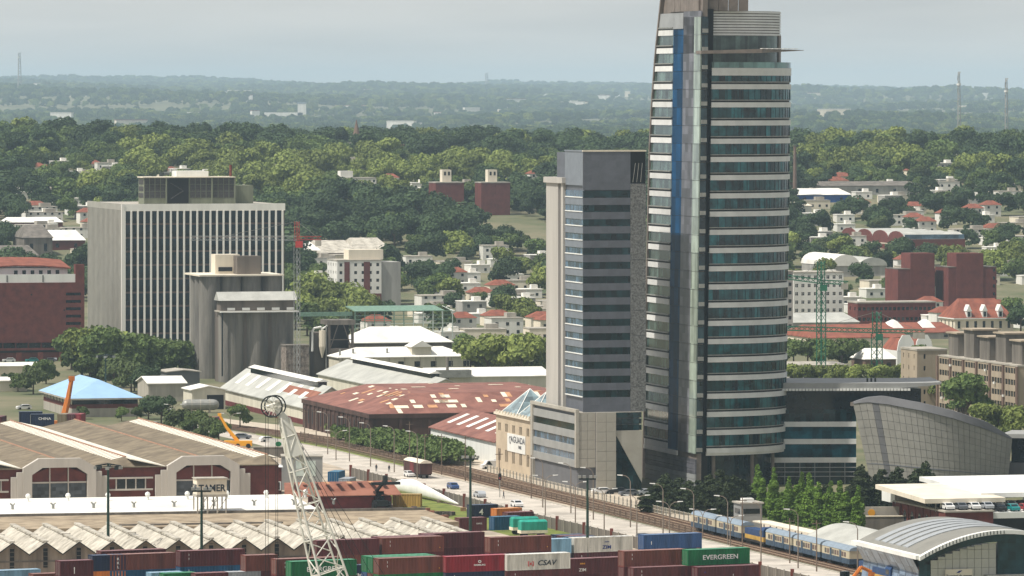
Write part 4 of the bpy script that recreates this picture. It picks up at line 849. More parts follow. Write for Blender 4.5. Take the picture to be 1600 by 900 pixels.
stack(897, 864, ['white','maroon'], 'in the back row', txt=[('ZIM', .95, 'letter_blue', 6.8, .55), ('****', .5, 'letter_blue', 6.8, 1.6)], top_label='white refrigerated container with blue ZIM letters in the back row'); stack(897, 864, ['navy','brown'], 'left behind the white ZIM one', 6.06, dy=2.6); stack(897, 864, ['maroon','darkred'], 'second behind the white ZIM one', 6.06, dy=5.2); stack(897, 864, ['navy','blue'], 'third behind the white ZIM one', 6.06, dy=7.8)
stack(1006, 859, ['blue','navy'], 'in the back row by the road', txt=[('l', .9, 'letter_white', 1.6, .9)])
stack(495, 869, ['darkred','brown','maroon'], 'behind the ropes'); stack(597, 865, ['brown','darkred','brown'], 'in the back row', txt=MARK); stack(597, 865, ['maroon','brown','darkred'], 'one row behind the long brown back one', dy=2.6); stack(662, 858, ['darkred','maroon','brown'], 'behind the navy one'); stack(766, 864, ['brown','maroon','darkred'], 'behind the red one', txt=MARK); stack(800, 868, ['paleblue','navy'], 'behind the white CSAV one')
stack(718, 831, ['darkred'], 'by the tall mast in the mid yard', 6.06, txt=[('OOCL', .4, 'letter_white', 4.4, 1.4)]); stack(772, 829, ['mblue'], 'right of the mid yard mast', 6.06); stack(737, 810, ['navy'], 'with white four pointed mark in mid yard', 6.06, txt=[('4', 1.7, 'letter_white', 2.2, .7), ('r', 1.4, 'letter_white', 5.2, .7)]); stack(776, 816, ['orange'], 'beside the fence in mid yard', 6.06, R(30)); stack(794, 822, ['darkred'], 'nearest the fence in mid yard', 6.06, R(30))
container(G(840, 910, 2.75)*1.0, 'mblue', 'blue container with white MSC marks turned to its corner', 6.06, R(52), [('MSC', 1.0, 'letter_white', 2.4, 1.0)]); container(Vector((*G(840, 910, 2.75).xy, 0)), 'darkred', 'short dark red container under the blue MSC one', 6.06, R(52))
o_ = COL.objects
for (px, py, tiers, az, lab) in ((529, 757, ['mblue','darkred'], 78, 'end-on behind the crane ropes'), (546, 768, ['grey','maroon'], 78, 'end-on beside the blue end')):
    stack(px, py-CH*7.0*(len(tiers)-1)*0, tiers, lab, 6.06, R(az))
stack(613, 792, ['ochre'], 'standing on a trailer near the white blade', 6.06, R(-8)); stack(203, 779, ['red'], 'parked before the arched hall', 12.19, R(2))
stack(48, 664, ['navy','navy'], 'left beyond the brown roofs', 6.06, R(8), txt=[('CHINA', .9, 'letter_white', 3.6, 1.3)], top_label='navy container with white lettering beyond the brown roofs'); stack(30, 660, ['navy','navy'], 'left behind the lettered navy one', 6.06, R(8))
for k, (px, c1, c2) in enumerate(((104, 'olive','olive'), (117, 'maroon','ochre'), (126, 'red','ochre'))): stack(px, 664, [c1, c2], f'before the blue roof, {ORD[k]} of three from left', 6.06, R(82))
stack(2, 668, ['maroon','maroon'], 'at the left edge beyond the brown roofs', 6.06, R(82))
# ---------------------------------------------------------------- lattice boom crane
DC = 948.0; B0 = AT(528, 946, DC); B1 = AT(444, 655, DC); HB = AT(430, 632, DC); defm('crane_white', (222,218,206), .5, .08, .6, streak=True)
K = thing('lattice_crane', 'white lattice boom crane with sheave wheels at its head', 'crane', Vector((B0.x, B0.y, 0)), 0)
def lc(v): return v-Vector((B0.x, B0.y, 0))
ax_ = (B1-B0).normalized(); sx_ = Vector((math.cos(R(28)), math.sin(R(28)), 0)); sx_ = (sx_-ax_*sx_.dot(ax_)).normalized(); sy_ = ax_.cross(sx_)
def bp(t, i):
    w = np.interp(t, [0, .25, .8, 1], [2.7, 2.3, 1.25, .75]); a = [(-1, -1), (1, -1), (1, 1), (-1, 1)][i % 4]
    return lc(B0+(B1-B0)*t+sx_*(a[0]*w)+sy_*(a[1]*w*.6))
NB = 11
for i in range(4):
    MB().path([bp(k/NB, i) for k in range(NB+1)], .2, 6).build('chord', M['crane_white'], K)
    for k in range(NB):
        a, b = (i, i+1) if k % 2 else (i+1, i); MB().tube(bp(k/NB, a), bp((k+1)/NB, b), .1, 5).build('lacing', M['crane_white'], K)
        if k % 2 == 0: MB().tube(bp(k/NB, i), bp(k/NB, i+1), .11, 5).build('strut', M['crane_white'], K)
MB().loft([bp(.8, i) for i in range(4)], [bp(1, i) for i in range(4)]).build('head_box', M['crane_white'], K)
MB().loft([bp(1, i) for i in range(4)], [lc(HB+Vector((dx*.7+.6, dy*.5, -1.2))) for dx, dy in ((-1, -1), (1, -1), (1, 1), (-1, 1))], [lc(HB+Vector((dx*.5+.5, dy*.4, .8))) for dx, dy in ((-1, -1), (1, -1), (1, 1), (-1, 1))]).build('boom_head', M['crane_white'], K)
for k, dy in enumerate((-.75, .75)):
    c = lc(HB)+Vector((-.55+.5*k, dy, -.3)); r_ = 1.75; m = MB()
    for i in range(24):
        a, b = i*math.pi/12, (i+1)*math.pi/12
        m.tube(c+Vector((r_*math.cos(a), 0, r_*math.sin(a))), c+Vector((r_*math.cos(b), 0, r_*math.sin(b))), .13, 5)
    wh = m.build('sheave_wheel', M['dark_metal'], K); m = MB()
    for i in range(10): a = i*math.pi/5; m.tube(c, c+Vector((r_*math.cos(a), 0, r_*math.sin(a))), .07, 4)
    m.tube(c-Vector((0, .2, 0)), c+Vector((0, .2, 0)), .3, 8).build('spokes', M['crane_white'], wh)
MB().tube(lc(HB)+Vector((-1.4, 0, -.4)), lc(HB)+Vector((.6, 0, .3)), .28, 6).build('head_arm', M['crane_white'], K)
for x in (415, 419, 431, 434): MB().tube(lc(AT(x, 650, DC)), lc(AT(x, 955, DC)), .05, 4).build('hoist_rope', M['dark_metal'], K)
for k, x in enumerate((560, 572, 588, 604, 628)): MB().tube(lc(HB+Vector((1.4, .2*k, -2.0))), lc(AT(x+8, 955, DC+10)), .05, 4).build('pendant_rope', M['dark_metal'], K)
MB().box(-3.4, 5.5, 2, 10, 0, 1.2).build('carrier', M['dark_metal'], K); MB().box(-2.5, 4.5, .6, 9, 1.2, 3.4).build('machine_house', M['crane_white'], K); MB().box(4.6, 6.4, 1.5, 4, 1.2, 3.6).build('cab', M['dark_glass'], K)
MB().tube((5, 8.5, 3.3), lc(AT(636, 955, DC+10)), .25, 5).build('gantry', M['crane_white'], K)
# ---------------------------------------------------------------- light masts
def mast(px, pyb, pyt, label, r_=.32, head='ring', mm='dark_green'):
    p = G(px, pyb); h = ZT(pyt, p.y); q = thing('light_mast', label, 'light mast', p, 0, 'tall yard masts'); MB().tube((0, 0, 0), (0, 0, h), r_, 10, r_*.62).build('pole', M[mm], q)
    if head == 'ring':
        m = MB()
        for i in range(10): a, b = i*math.pi/5, (i+1)*math.pi/5; m.tube((2.3*math.cos(a), 2.3*math.sin(a), h-.4), (2.3*math.cos(b), 2.3*math.sin(b), h-.4), .1, 4)
        for i in range(5): a = i*math.pi/2.5; m.tube((0, 0, h), (2.3*math.cos(a), 2.3*math.sin(a), h-.4), .08, 4)
        m.build('head_ring', M['dark_metal'], q)
        for i in range(8): a = i*math.pi/4; MB().box(2.3*math.cos(a)-.35, 2.3*math.cos(a)+.35, 2.3*math.sin(a)-.3, 2.3*math.sin(a)+.3, h-1.05, h-.5).build('floodlight', M['dark_metal'] if i % 2 else M['galv'], q)
    else:
        MB().box(-1.6, 1.6, -.15, .15, h-.3, h).build('cross_arm', M['dark_metal'], q)
        for x in (-1.5, -.6, .6, 1.5): MB().box(x-.3, x+.3, -.5, .3, h, h+.5).build('floodlight', M['galv'], q)
    m = MB()
    for k in range(int(h/1.2)): m.box(r_+.02, r_+.3, -.03, .03, k*1.2, k*1.2+.06)
    struct(m.build('climbing_rungs', M['dark_metal'], q), 'stuff')
mast(169, 897, 724, 'dark mast with floodlight ring before the left arched portal'); mast(315, 930, 766, 'dark mast standing before the water tank sign', head='bar'); mast(918, 886, 747, 'dark mast rising behind the white ZIM container', head='bar'); mast(735, 832, 716, 'dark mast in the mid yard near the white blade', head='bar'); mast(165, 645, 553, 'green mast beside the blue roofed pavilion')
# ---------------------------------------------------------------- water tank sign on legs
z_ = 5.0; p = G(308, 803, z_); q = thing('water_tank_sign', 'raised tank lettered TAMER on legs above the dirty roof', 'water tank', p, R(15)); w, dp, s_ = 6.0, 4.0, 0; hb = (803-773)*p.y/F; ht = (803-749)*p.y/F
MB().box(0, w, 0, dp, hb, ht).build('tank', M['cream'], q); MB().box(-.2, w+.2, -.2, dp+.2, ht, ht+.2).build('tank_lid', M['concrete'], q); MB().box(-.1, w+.1, -.1, dp, hb-.5, hb).build('tank_ring_beam', M['concrete'], q)
for x in (0, w/3, 2*w/3, w-.25):
    for y in (0, dp-.25): MB().box(x, x+.25, y, y+.25, 0, hb-.5).build('leg', M['concrete'], q)
for x in (0, w/3, 2*w/3): MB().tube((x+.1, .1, 0), (x+w/3, .1, hb-.5), .08, 4).build('brace', M['concrete'], q)
put_text('TAMER', 1.85, M['letter_dark'], q, w/2, -.01, hb+.65, sx=.92, bold=.03); put_text('TAMER', 1.85, M['letter_dark'], q, -.01, dp/2, hb+.65, 'left', sx=.62, bold=.03)
q = thing('billboard', 'white billboard with green emblem left of the crane boom', 'billboard', G(421, 707), R(6)); h = ZT(690, G(421, 707).y)
MB().box(0, 3.4, 0, .15, h-2.2, h+.6).build('board', M['white_paint'], q); MB().prism([(2.2+.75*math.cos(a*.3), h-.6+.6*math.sin(a*.3)) for a in range(21)], 'y', -.04, 0).build('emblem', M['box_green'], q); put_text('TAMER', .8, M['letter_dark'], q, 1.7, -.02, h-1.8, sx=1.0)
for x in (.4, 2.9): MB().box(x, x+.2, .02, .14, 0, h-2.2).build('leg', M['galv'], q)
# wall left of the road behind the gatehouse
q = thing('yard_wall', 'dark yard wall with stone coping left of the road', 'wall', G(396, 716), R(4)); MB().box(0, 12, 0, .5, 0, 2.6).build('wall', M['dark_concrete'], q); MB().box(-.1, 12.1, -.1, .6, 2.6, 2.8).build('coping', M['concrete'], q)
# white turbine blade
q = thing('turbine_blade', 'white wind turbine blade lying along the fence', 'turbine blade', G(622, 790), 0); e0 = G(622, 772)-G(622, 790); e1 = G(716, 791)-G(622, 790); n = 16; rings = []
for k in range(n+1):
    t = k/n; c = e0*(1-t)+e1*t; h = np.interp(t, [0, .08, .28, .6, 1], [2.6, 3.2, 3.6, 2.2, .3]); th = np.interp(t, [0, .1, .3, 1], [1.3, 1.2, .8, .15]); dr = (e1-e0).normalized(); nn = Vector((-dr.y, dr.x, 0))
    rings.append([c+nn*(th*math.cos(a))+Vector((0, 0, .35+h/2+h/2*math.sin(a))) for a in [i*math.pi/6 for i in range(12)]])
MB().loft(*rings).build('blade_shell', M['white_paint'], q, smooth=True)
for t in (.2, .7): c = e0*(1-t)+e1*t; MB().box(c.x-.6, c.x+.6, c.y-1, c.y+1, 0, .5).build('cradle', M['sleeper'], q)
# rusty lean-to, reach stacker, debris
q = thing('rusty_lean_to', 'collapsing rusty sheet roof on red boarded shed behind the sawtooth roof', 'shed', G(488, 796), R(8)); MB().box(0, 17, 0, 9, 0, 2.6).build('wall', M['maroon'], q); f = [(-6, -1, 2.7), (19, -1, 2.9), (18, 10, 5.2), (-5, 10, 4.9)]; MB().loft(f, [(a, b, c+.15) for a, b, c in f]).build('sheet_roof', M['rust_patch'], q)
for k in range(9): x = -4+k*2.4; MB().box(x, x+.9, rr_.uniform(1, 6), rr_.uniform(7, 9), 5.25, 5.32).build('loose_sheet', M['tan_sheet'] if k % 2 else M['rust_roof'], q)
for s_, (px, py) in enumerate(((596, 796),)):
    q = thing('reach_stacker', 'dark container reach stacker beside the yellow container', 'reach stacker', G(px, py), R(20))
    for x in (-1.6, 1.6):
        for y in (0, 5.2): MB().tube((x-.35, y, .85), (x+.35, y, .85), .85, 14).build('wheel', M['black'], q)
    MB().box(-1.3, 1.3, -.8, 6, .7, 1.9).build('chassis', M['dark_metal'], q); MB().box(-.9, .9, 1, 2.8, 1.9, 3.8).build('cab', M['dark_glass'], q); MB().tube((0, 5.6, 2.6), (0, -2.5, 6.4), .42, 6).build('boom', M['dark_metal'], q); MB().box(-3.2, 3.2, -3.1, -2.3, 5.4, 6.0).build('spreader', M['dark_metal'], q); MB().tube((0, -2.6, 6), (0, -2.6, 7.4), .5, 6).build('rotator', M['dark_metal'], q)
defm('scrap', (86,78,72), .8, .3, 1.5); 
for k, (px, py) in enumerate(((660, 800), (676, 806), (690, 812), (704, 806), (640, 808), (668, 814))):
    q = thing('scrap_heap', f'heap of dark scrap in the mid yard, {ORD[k]} counted from the blade', 'scrap', G(px, py), rr_.uniform(0, 3), 'scrap heaps'); 
    for j in range(7):
        a, b, c = rr_.uniform(-2, 2), rr_.uniform(-1.5, 1.5), rr_.uniform(.2, .5); MB().box(a, a+rr_.uniform(.6, 2.6), b, b+rr_.uniform(.5, 1.4), 0, c+rr_.uniform(0, .8)).build('scrap_piece', M['scrap'] if j % 3 else M['rust_patch'], q, rz=rr_.uniform(-.4, .4))
for k, (px, py) in enumerate(((802, 836), (815, 841))):
    q = thing('tarped_trailer', ('rear' if k == 0 else 'front')+' teal tarpaulin trailer at the yard fence', 'trailer', G(px, py), R(18)); MB().box(0, 5.4, 0, 2.4, 1.5, 3.2).build('tarpaulin', M['box_teal'], q); MB().loft([(0, 0, 3.2), (5.4, 0, 3.2), (5.4, 2.4, 3.2), (0, 2.4, 3.2)], [(.2, .6, 3.55), (5.2, .6, 3.55), (5.2, 1.8, 3.55), (.2, 1.8, 3.55)]).build('tarpaulin_top', M['box_teal'], q); MB().box(-.1, 5.5, 0, 2.4, .9, 1.5).build('side_board', M['pale_sheet'], q)
    for x in (.9, 4.4):
        for y in (.1, 2.0): MB().tube((x, y, .5), (x, y+.3, .5), .5, 12).build('wheel', M['black'], q)
# ================================================================ RIGHT: STATION, TRAINS, CAR PARK
defm('station_roof', (132,130,122), .5, .06, .3); defm('roof_rib', (158,162,164), .4, .05, .5); defm('tile_wall', (196,194,182), .6, .05, .4); M['teal_glass'] = glass('teal_glass', (22,58,66), .1, (1.5, 9, 1.5), .3)
O = G(1436, 932); q = thing('station_hall', 'station hall with ribbed curved metal roof at lower right', 'station', O); w = right_len(O, 1690); dp = left_len(O, 1341); ze = 7.0; rise = 4.0; N1 = 20
def vz(x): t = x/w; return ze+rise*(1-(2*t-1)**2)
def vault(x0, x1, y0, y1, lift, n=N1, th=.25):
    xs_ = [x0+(x1-x0)*i/n for i in range(n+1)]
    return MB().loft([(x, y0, vz(x)+lift) for x in xs_]+[(x, y0, vz(x)+lift-th) for x in reversed(xs_)], [(x, y1, vz(x)+lift) for x in xs_]+[(x, y1, vz(x)+lift-th) for x in reversed(xs_)])
vault(-.6, w+.6, -2, dp, .3).build('vault_roof', M['station_roof'], q)
for k in range(5): vault(1.0, w-1, 9+k*(dp-14)/5, 9+k*(dp-14)/5+2.6, .48, th=.2).build('roof_rib', M['roof_rib'], q)
vault(-.7, w+.7, -2.6, -1.4, .55, th=.7).build('verge', M['white_paint'], q)
for k in range(24): x = w*(k+.5)/48; MB().box(x-.06, x+.06, -2.66, -2.6, vz(x)-.1, vz(x)+.5).build('verge_joint', M['dark_metal'], q)
MB().box(-1.3, .1, -2, dp, ze-.35, ze+.35).build('eaves_gutter', M['white_paint'], q)
xs_ = [w*i/24 for i in range(25)]
MB().loft([(x, 0, vz(x)-.3) for x in xs_]+[(x, 0, vz(x)-1.7) for x in reversed(xs_)], [(x, .3, vz(x)-.3) for x in xs_]+[(x, .3, vz(x)-1.7) for x in reversed(xs_)]).build('arch_glass', M['teal_glass'], q)
for k in range(9):
    x0, x1 = 2.2+k*1.35, 2.2+(k+1)*1.35-.07
    for j in range(6):
        z0, z1 = j*1.6+.05, (j+1)*1.6
        zc = min(vz(x0), vz(x1))-1.8
        if z0 < zc: link('wall_tile', boxmesh('wall_tile', x1-x0, .3, min(z1, zc)-z0, M['tile_wall']), q, (x0, 0, z0))
MB().box(.0, 2.1, 0, .3, 0, ze-1.4).build('corner_glass', M['teal_glass'], q); MB().box(14.6, w, .05, .3, 3.6, ze+2.6).build('front_glass', M['teal_glass'], q); MB().box(14.6, w, 0, .3, 0, 3.2).build('lower_wall', M['tile_wall'], q); MB().box(12, w, -2.5, .3, 3.2, 3.6).build('entrance_canopy', M['galv'], q)
for k in range(5): MB().box(15.5+k*2.6, 17.2+k*2.6, -.06, 0, .6, 2.6).build('window', M['dark_glass'], q)
b = MB().box(4.6, 9.6, -.9, -.7, 2.6, 4.7).build('sign_board', M['cream'], q); put_text('Terminal de trenes', .62, M['letter_dark'], q, 7.1, -.93, 3.35); put_text('de pasajeros', .55, M['letter_dark'], q, 7.1, -.93, 2.8); MB().prism([(6.6, 4.1), (7.1, 4.05), (7.7, 4.5), (7.2, 4.45)], 'y', -.96, -.9).build('sign_emblem', M['letter_blue'], q)
for x in (5, 9.2): MB().box(x, x+.15, -.8, -.65, 0, 2.6).build('sign_post', M['galv'], q)
for k in range(8):
    y0 = 1+k*(dp-2)/8; y1 = y0+(dp-2)/8-.2
    MB().quad((-.9, y0, ze-.4), (-.9, y1, ze-.4), (.6, y1, ze*.55), (.6, y0, ze*.55)).quad((.6, y0, ze*.55), (.6, y1, ze*.55), (.1, y1, .2), (.1, y0, .2)).build('side_panel', glass('side_sheet', (112,128,146), .25, (3, 3, 3), .12), q)
MB().box(.7, w-.3, .4, dp-1, 0, ze-.6).build('interior_core', M['dark_metal'], q)
# platform canopy and second, lower vault
O = G(1352, 884); q = thing('platform_canopy', 'pale low platform canopy left of the station roof', 'canopy', O, R(16)); dp = left_len(O, 1292, R(16)); w = right_len(O, 1420, R(16)); hz_ = 3.2
xs_ = [w*i/10 for i in range(11)]; cz = lambda x: hz_+2.2*math.sin(math.pi*min(1, x/w*.62))
MB().loft([(x, 0, cz(x)) for x in xs_]+[(x, 0, cz(x)-.25) for x in reversed(xs_)], [(x, dp+12, cz(x)) for x in xs_]+[(x, dp+12, cz(x)-.25) for x in reversed(xs_)]).build('roof', M['grey_roof'], q)
for k in range(7):
    for x in (.8, w-1): MB().cyl(x, 2+k*(dp+8)/7, .15, 0, cz(x)-.2, 8).build('post', M['galv'], q)
O = G(1296, 867); q = thing('platform_shelter', 'long narrow cream platform roof behind the parked trains', 'canopy', O, R(17)); dp = left_len(O, 1176, R(17)); MB().box(0, 3.4, 0, dp, 3.15, 3.4).build('roof', M['cream'], q); MB().box(.2, 3.2, 0, dp, 0, .6).build('platform', M['concrete'], q)
for k in range(12): MB().cyl(1.7, 2+k*(dp-4)/11, .13, .6, 3.15, 8).build('post', M['galv'], q)
# trains
defm('coach_cream', (188,178,152), .6, .06, .5, streak=True); defm('coach_blue', (62,80,98), .6, .2, .8); defm('coach_sky', (134,148,160), .5, .06, .5); defm('loco_blue', (36,64,104), .5, .1, .6); defm('loco_yellow', (188,150,70), .5, .08, .6); defm('bogie', (44,42,42), .8, .2, 1)
P0, P1 = G(1341, 890), G(1090, 829); dr = (P0-P1).normalized(); az = math.atan2(dr.y, dr.x)
def coach(pos, ln, label):
    q = thing('passenger_coach', label, 'train coach', pos, az, 'parked train'); n = 9
    MB().box(0, ln, -1.4, 1.4, .9, 1.9).build('lower_panel', M['coach_blue'], q); MB().box(.02, ln-.02, -1.38, 1.38, 1.9, 3.35).build('upper_panel', M['coach_cream'], q)
    pr = [(-1.45, 3.35), (-1.15, 3.8), (-.5, 4.05), (.5, 4.05), (1.15, 3.8), (1.45, 3.35)]; MB().prism(pr, 'x', -.05, ln+.05).build('roof', M['coach_sky'], q)
    for i in range(n):
        x = 1.6+i*(ln-3.2)/n
        if i in (2, 6): MB().box(x+.2, x+1.2, -1.46, -1.4, 1.0, 3.2).build('door', M['coach_blue'], q)
        else: MB().box(x, x+(ln-3.2)/n*.72, -1.42, -1.38, 2.15, 3.0).build('window', M['spandrel_brown'] if i % 3 else M['dark_glass'], q)
    for x in (2, ln-4.2):
        MB().box(x, x+2.6, -1.1, 1.1, .25, .85).build('bogie', M['bogie'], q)
        for a in (.4, 2.1):
            for y in (-.85, .75): MB().tube((x+a, y, .45), (x+a, y+.1, .45), .45, 10).build('wheel', M['bogie'], q)
    MB().box(-.06, 0, -.8, .8, 1.2, 3.3).build('end_door', M['loco_blue'], q)
def loco(pos, label, az, ln=13):
    q = thing('locomotive', label, 'locomotive', pos, az, 'blue and yellow locomotives'); MB().box(0, ln, -1.4, 1.4, .8, 1.2).build('frame', M['bogie'], q); MB().box(.3, ln-3.2, -1.1, 1.1, 1.2, 2.0).build('hood_stripe', M['loco_yellow'], q); MB().box(.3, ln-3.2, -1.1, 1.1, 2.0, 3.2).build('hood', M['loco_blue'], q)
    MB().box(ln-3.1, ln-.2, -1.4, 1.4, 1.2, 2.1).build('cab_stripe', M['loco_yellow'], q); MB().prism([(-1.4, 2.1), (-1.4, 3.4), (-1, 3.9), (1, 3.9), (1.4, 3.4), (1.4, 2.1)], 'x', ln-3.1, ln-.2).build('cab', M['loco_blue'], q)
    for y in (-1.43, 1.4): MB().box(ln-2.6, ln-.9, y, y+.03, 2.5, 3.3).build('cab_window', M['dark_glass'], q)
    MB().box(ln-.2, ln-.15, -1.1, 1.1, 2.5, 3.3).build('windscreen', M['dark_glass'], q)
    for x in (1.2, ln-4): MB().box(x, x+2.8, -1.1, 1.1, .1, .8).build('bogie', M['bogie'], q)
u_ = P1; tot = (P0-P1).length; cl = (tot-14-1.2*5)/5
for k in range(6):
    if k == 2: loco(u_, 'blue and yellow locomotive between the parked coaches', az); u_ = u_+dr*14.2
    else: coach(u_, cl, f'blue and cream passenger coach, {ORD[k if k < 2 else k-1]} from the far end of the train'); u_ = u_+dr*(cl+1.2)
for k, (px, py) in enumerate(((1350, 903), (1371, 912))): loco(G(px, py), ('left' if k == 0 else 'right')+' one of two locomotives beside the station hall', az, 11)
q = thing('signal_house', 'grey two storey signal house behind the coach roofs', 'building', G(1158, 836), R(15)); MB().box(0, 4.4, 0, 5, 0, 6.2).build('wall', M['grey_clad'], q); MB().box(-.3, 4.7, -.3, 5.3, 6.2, 6.5).build('roof_slab', M['concrete'], q); MB().box(.5, 3.9, -.06, 0, 4.2, 5.2).build('window', M['dark_glass'], q); MB().box(.8, 3, 1, 3, 6.5, 7.2).build('roof_box', M['white_paint'], q); MB().box(-.06, 0, .8, 4.2, 4.2, 5.2).build('window', M['dark_glass'], q)
q = thing('orange_excavator', 'orange excavator bucket arm at the bottom edge by the locomotives', 'excavator', G(1322, 922), R(20)); MB().box(-1, 2.4, 0, 2.4, .8, 2.2).build('body', M['box_orange'], q); MB().box(-1.4, 2.8, -.2, .5, 0, .8).build('track', M['bogie'], q); MB().box(-1.4, 2.8, 1.9, 2.6, 0, .8).build('track', M['bogie'], q); MB().box(-.6, .8, .2, 1.4, 2.2, 3.3).build('cab', M['dark_glass'], q); MB().path([(1.8, 1.2, 2), (3.4, 1.2, 3.9), (5.4, 1.2, 3.0)], .32, 6).build('boom_arm', M['box_orange'], q); MB().prism([(5.0, 3.1), (5.9, 2.9), (5.7, 1.8), (5.0, 2.2)], 'y', .7, 1.7).build('bucket', M['box_orange'], q)
# ---------------------------------------------------------------- cars
CARC = [('white', (222,222,220)), ('silver', (168,172,176)), ('blue', (48,78,128)), ('black', (34,36,40)), ('red', (150,36,40)), ('grey', (98,102,108)), ('teal', (30,130,130))]
for k_, c_ in CARC: defm('car_'+k_, c_, .3, .04, 1, spec=.5)
def car(loc, az, c, label, van=False, group='cars'):
    q = thing('van' if van else 'car', label, 'van' if van else 'car', loc, az, group); h = 2.0 if van else 1.42; ln = 4.9 if van else 4.2
    k = ('carbody', c, van)
    if k not in _cache:
        pr = [(0, .3), (0, .8), (.15, .95), (.9, 1.0), (1.6, h), (ln-.7, h), (ln-.1, 1.0), (ln, .8), (ln, .3)] if not van else [(0, .3), (0, 1.0), (.7, 1.15), (1.3, h), (ln-.1, h), (ln, .5), (ln, .3)]
        _cache[k] = MB().prism(pr, 'y', -.85, .85).mesh('body', M['car_'+c])
        x1, x2 = (1.05, ln-.55) if not van else (.9, 2.3)
        _cache[k+('g',)] = MB().prism([(x1, 1.0), (x1+.55, h-.1), (x2-.5, h-.1), (x2+.2, 1.0)], 'y', -.87, .87).mesh('side_glass', M['dark_glass'])
        _cache[k+('w',)] = MB().tube((0, -.9, .32), (0, -.7, .32), .32, 12).tube((0, .7, .32), (0, .9, .32), .32, 12).mesh('wheels', M['black'])
        _cache[k+('s',)] = MB().quad((.93, -.7, 1.03), (.93, .7, 1.03), (1.55, .66, h-.06), (1.55, -.66, h-.06)).mesh('windscreen', M['dark_glass'])
    link('body', _cache[k], q); link('side_glass', _cache[k+('g',)], q); link('windscreen', _cache[k+('s',)], q, (-.04, 0, .02))
    for x in (.8, ln-.85): link('axle_wheels', _cache[k+('w',)], q, (x, 0, 0))
RA = R(90+17.3)
for px, py, c, lab in ((644, 746, 'white', 'white car driving on the road beside the goods wagon'), (712, 765, 'blue', 'blue car driving on the road right of the blade'), (745, 776, 'silver', 'silver car driving on the road behind the dark mast'), (812, 793, 'white', 'white car driving on the road behind the teal trailers'), (1010, 846, 'grey', 'grey car on the road behind the blue container')): car(G(px, py), RA+math.pi*(px % 2), c, lab)
for k, (px, py, c) in enumerate(((925, 772, 'white'), (950, 772, 'black'), (995, 774, 'silver'), (968, 775, 'grey'))): car(G(px, py), R(15+k), c, f'{c} car parked before the podium stone wall')
car(G(752, 733), R(20), 'white', 'white van parked beside the stone office', True); car(G(765, 728), R(20), 'blue', 'blue car parked behind the white van')
for k in range(9): car(G(4+k*15+(k % 3)*3, 566-(k % 2)*2), R(15+90*(k % 2)), CARC[(k*3) % 7][0], f'{CARC[(k*3) % 7][0]} car before the brick block, {ORD[k]} from the left edge', group='cars before the brick block')
# ---------------------------------------------------------------- brick car park with canopies
O = G(1478, 842); q = thing('brick_car_park', 'brick arcaded car park deck with white canopies', 'car park', O); w = right_len(O, 1552); dp = left_len(O, 1397); h = ZT(801, O.y)
MB().box(0, w, 0, dp, 0, h).build('deck_wall', M['brick'], q); MB().box(-.2, w+.2, -.2, dp+.1, h, h+.3).build('coping', M['concrete'], q)
for k in range(7):
    y = dp*(k+.3)/7; ww_ = dp*.42/7; MB().prism([(y, .6), (y, h*.55), (y+ww_*.2, h*.72), (y+ww_*.5, h*.78), (y+ww_*.8, h*.72), (y+ww_, h*.55), (y+ww_, .6)], 'x', -.06, .02).build('arch_window', M['dark_glass'], q)
for k in range(8): MB().box(-.2, 0, dp*k/7.02, dp*k/7.02+.6, 0, h).build('pilaster', M['brick'], q)
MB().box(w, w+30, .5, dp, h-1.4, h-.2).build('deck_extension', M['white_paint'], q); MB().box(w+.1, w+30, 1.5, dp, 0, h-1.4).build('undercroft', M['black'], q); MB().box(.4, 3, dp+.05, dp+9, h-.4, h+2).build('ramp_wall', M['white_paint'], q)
zc = ZT(776, O.y+10)
for k, (x0, x1, y0, y1, dz) in enumerate(((-3, w+4, 4, dp+3, 0), (w+1, w+34, 10, dp+16, .5))):
    f = [(x0, y0, zc+dz), (x1, y0, zc+dz), (x1-1.5, y1, zc+dz+.9), (x0, y1, zc+dz+.9)]; MB().loft([(a, b, c-.9) for a, b, c in [f[0], f[1], f[2], f[3]]], f).build('canopy', M['white_paint'] if k else M['cream'], q)
    for i in range(5):
        for yy in (y0+2, y1-4): MB().cyl(x0+3+i*(x1-x0-6)/4, yy, .16, h-.3, zc+dz-.4, 8).build('canopy_post', M['galv'], q)
cols = ['white', 'silver', 'red', 'white', 'teal', 'grey', 'black']; ca, sa = math.cos(A0), math.sin(A0)
for k in range(22):
    x = 1.5+(k % 11)*2.75; y = 1.2+(k//11)*9; z = h+.3 if x < w else h-.2; p = O+Vector((ca*x-sa*y, sa*x+ca*y, z)); c = cols[(k*5) % 7]
    car(p, A0+R(90), c, f'{c} car under the canopy in the {"front" if k < 11 else "rear"} row, {ORD[k % 11]} from left', group='cars on the car park deck')
q = thing('curved_retaining_wall', 'pale curved retaining wall with yellow disc left of the car park', 'wall', G(1345, 826), R(6)); MB().box(0, 9, 0, .6, 0, 4.4).build('wall', M['concrete'], q); MB().box(0, 9, -3, -2.5, 0, 2.6).build('front_wall', M['dark_concrete'], q); MB().box(-.1, 9, -3.1, -2.4, 2.6, 2.8).build('coping', M['cream'], q); MB().prism([(2.2+.75*math.cos(a*.3), 3.2+.75*math.sin(a*.3)) for a in range(21)], 'y', -.05, 0).build('yellow_disc', M['amber'], q)
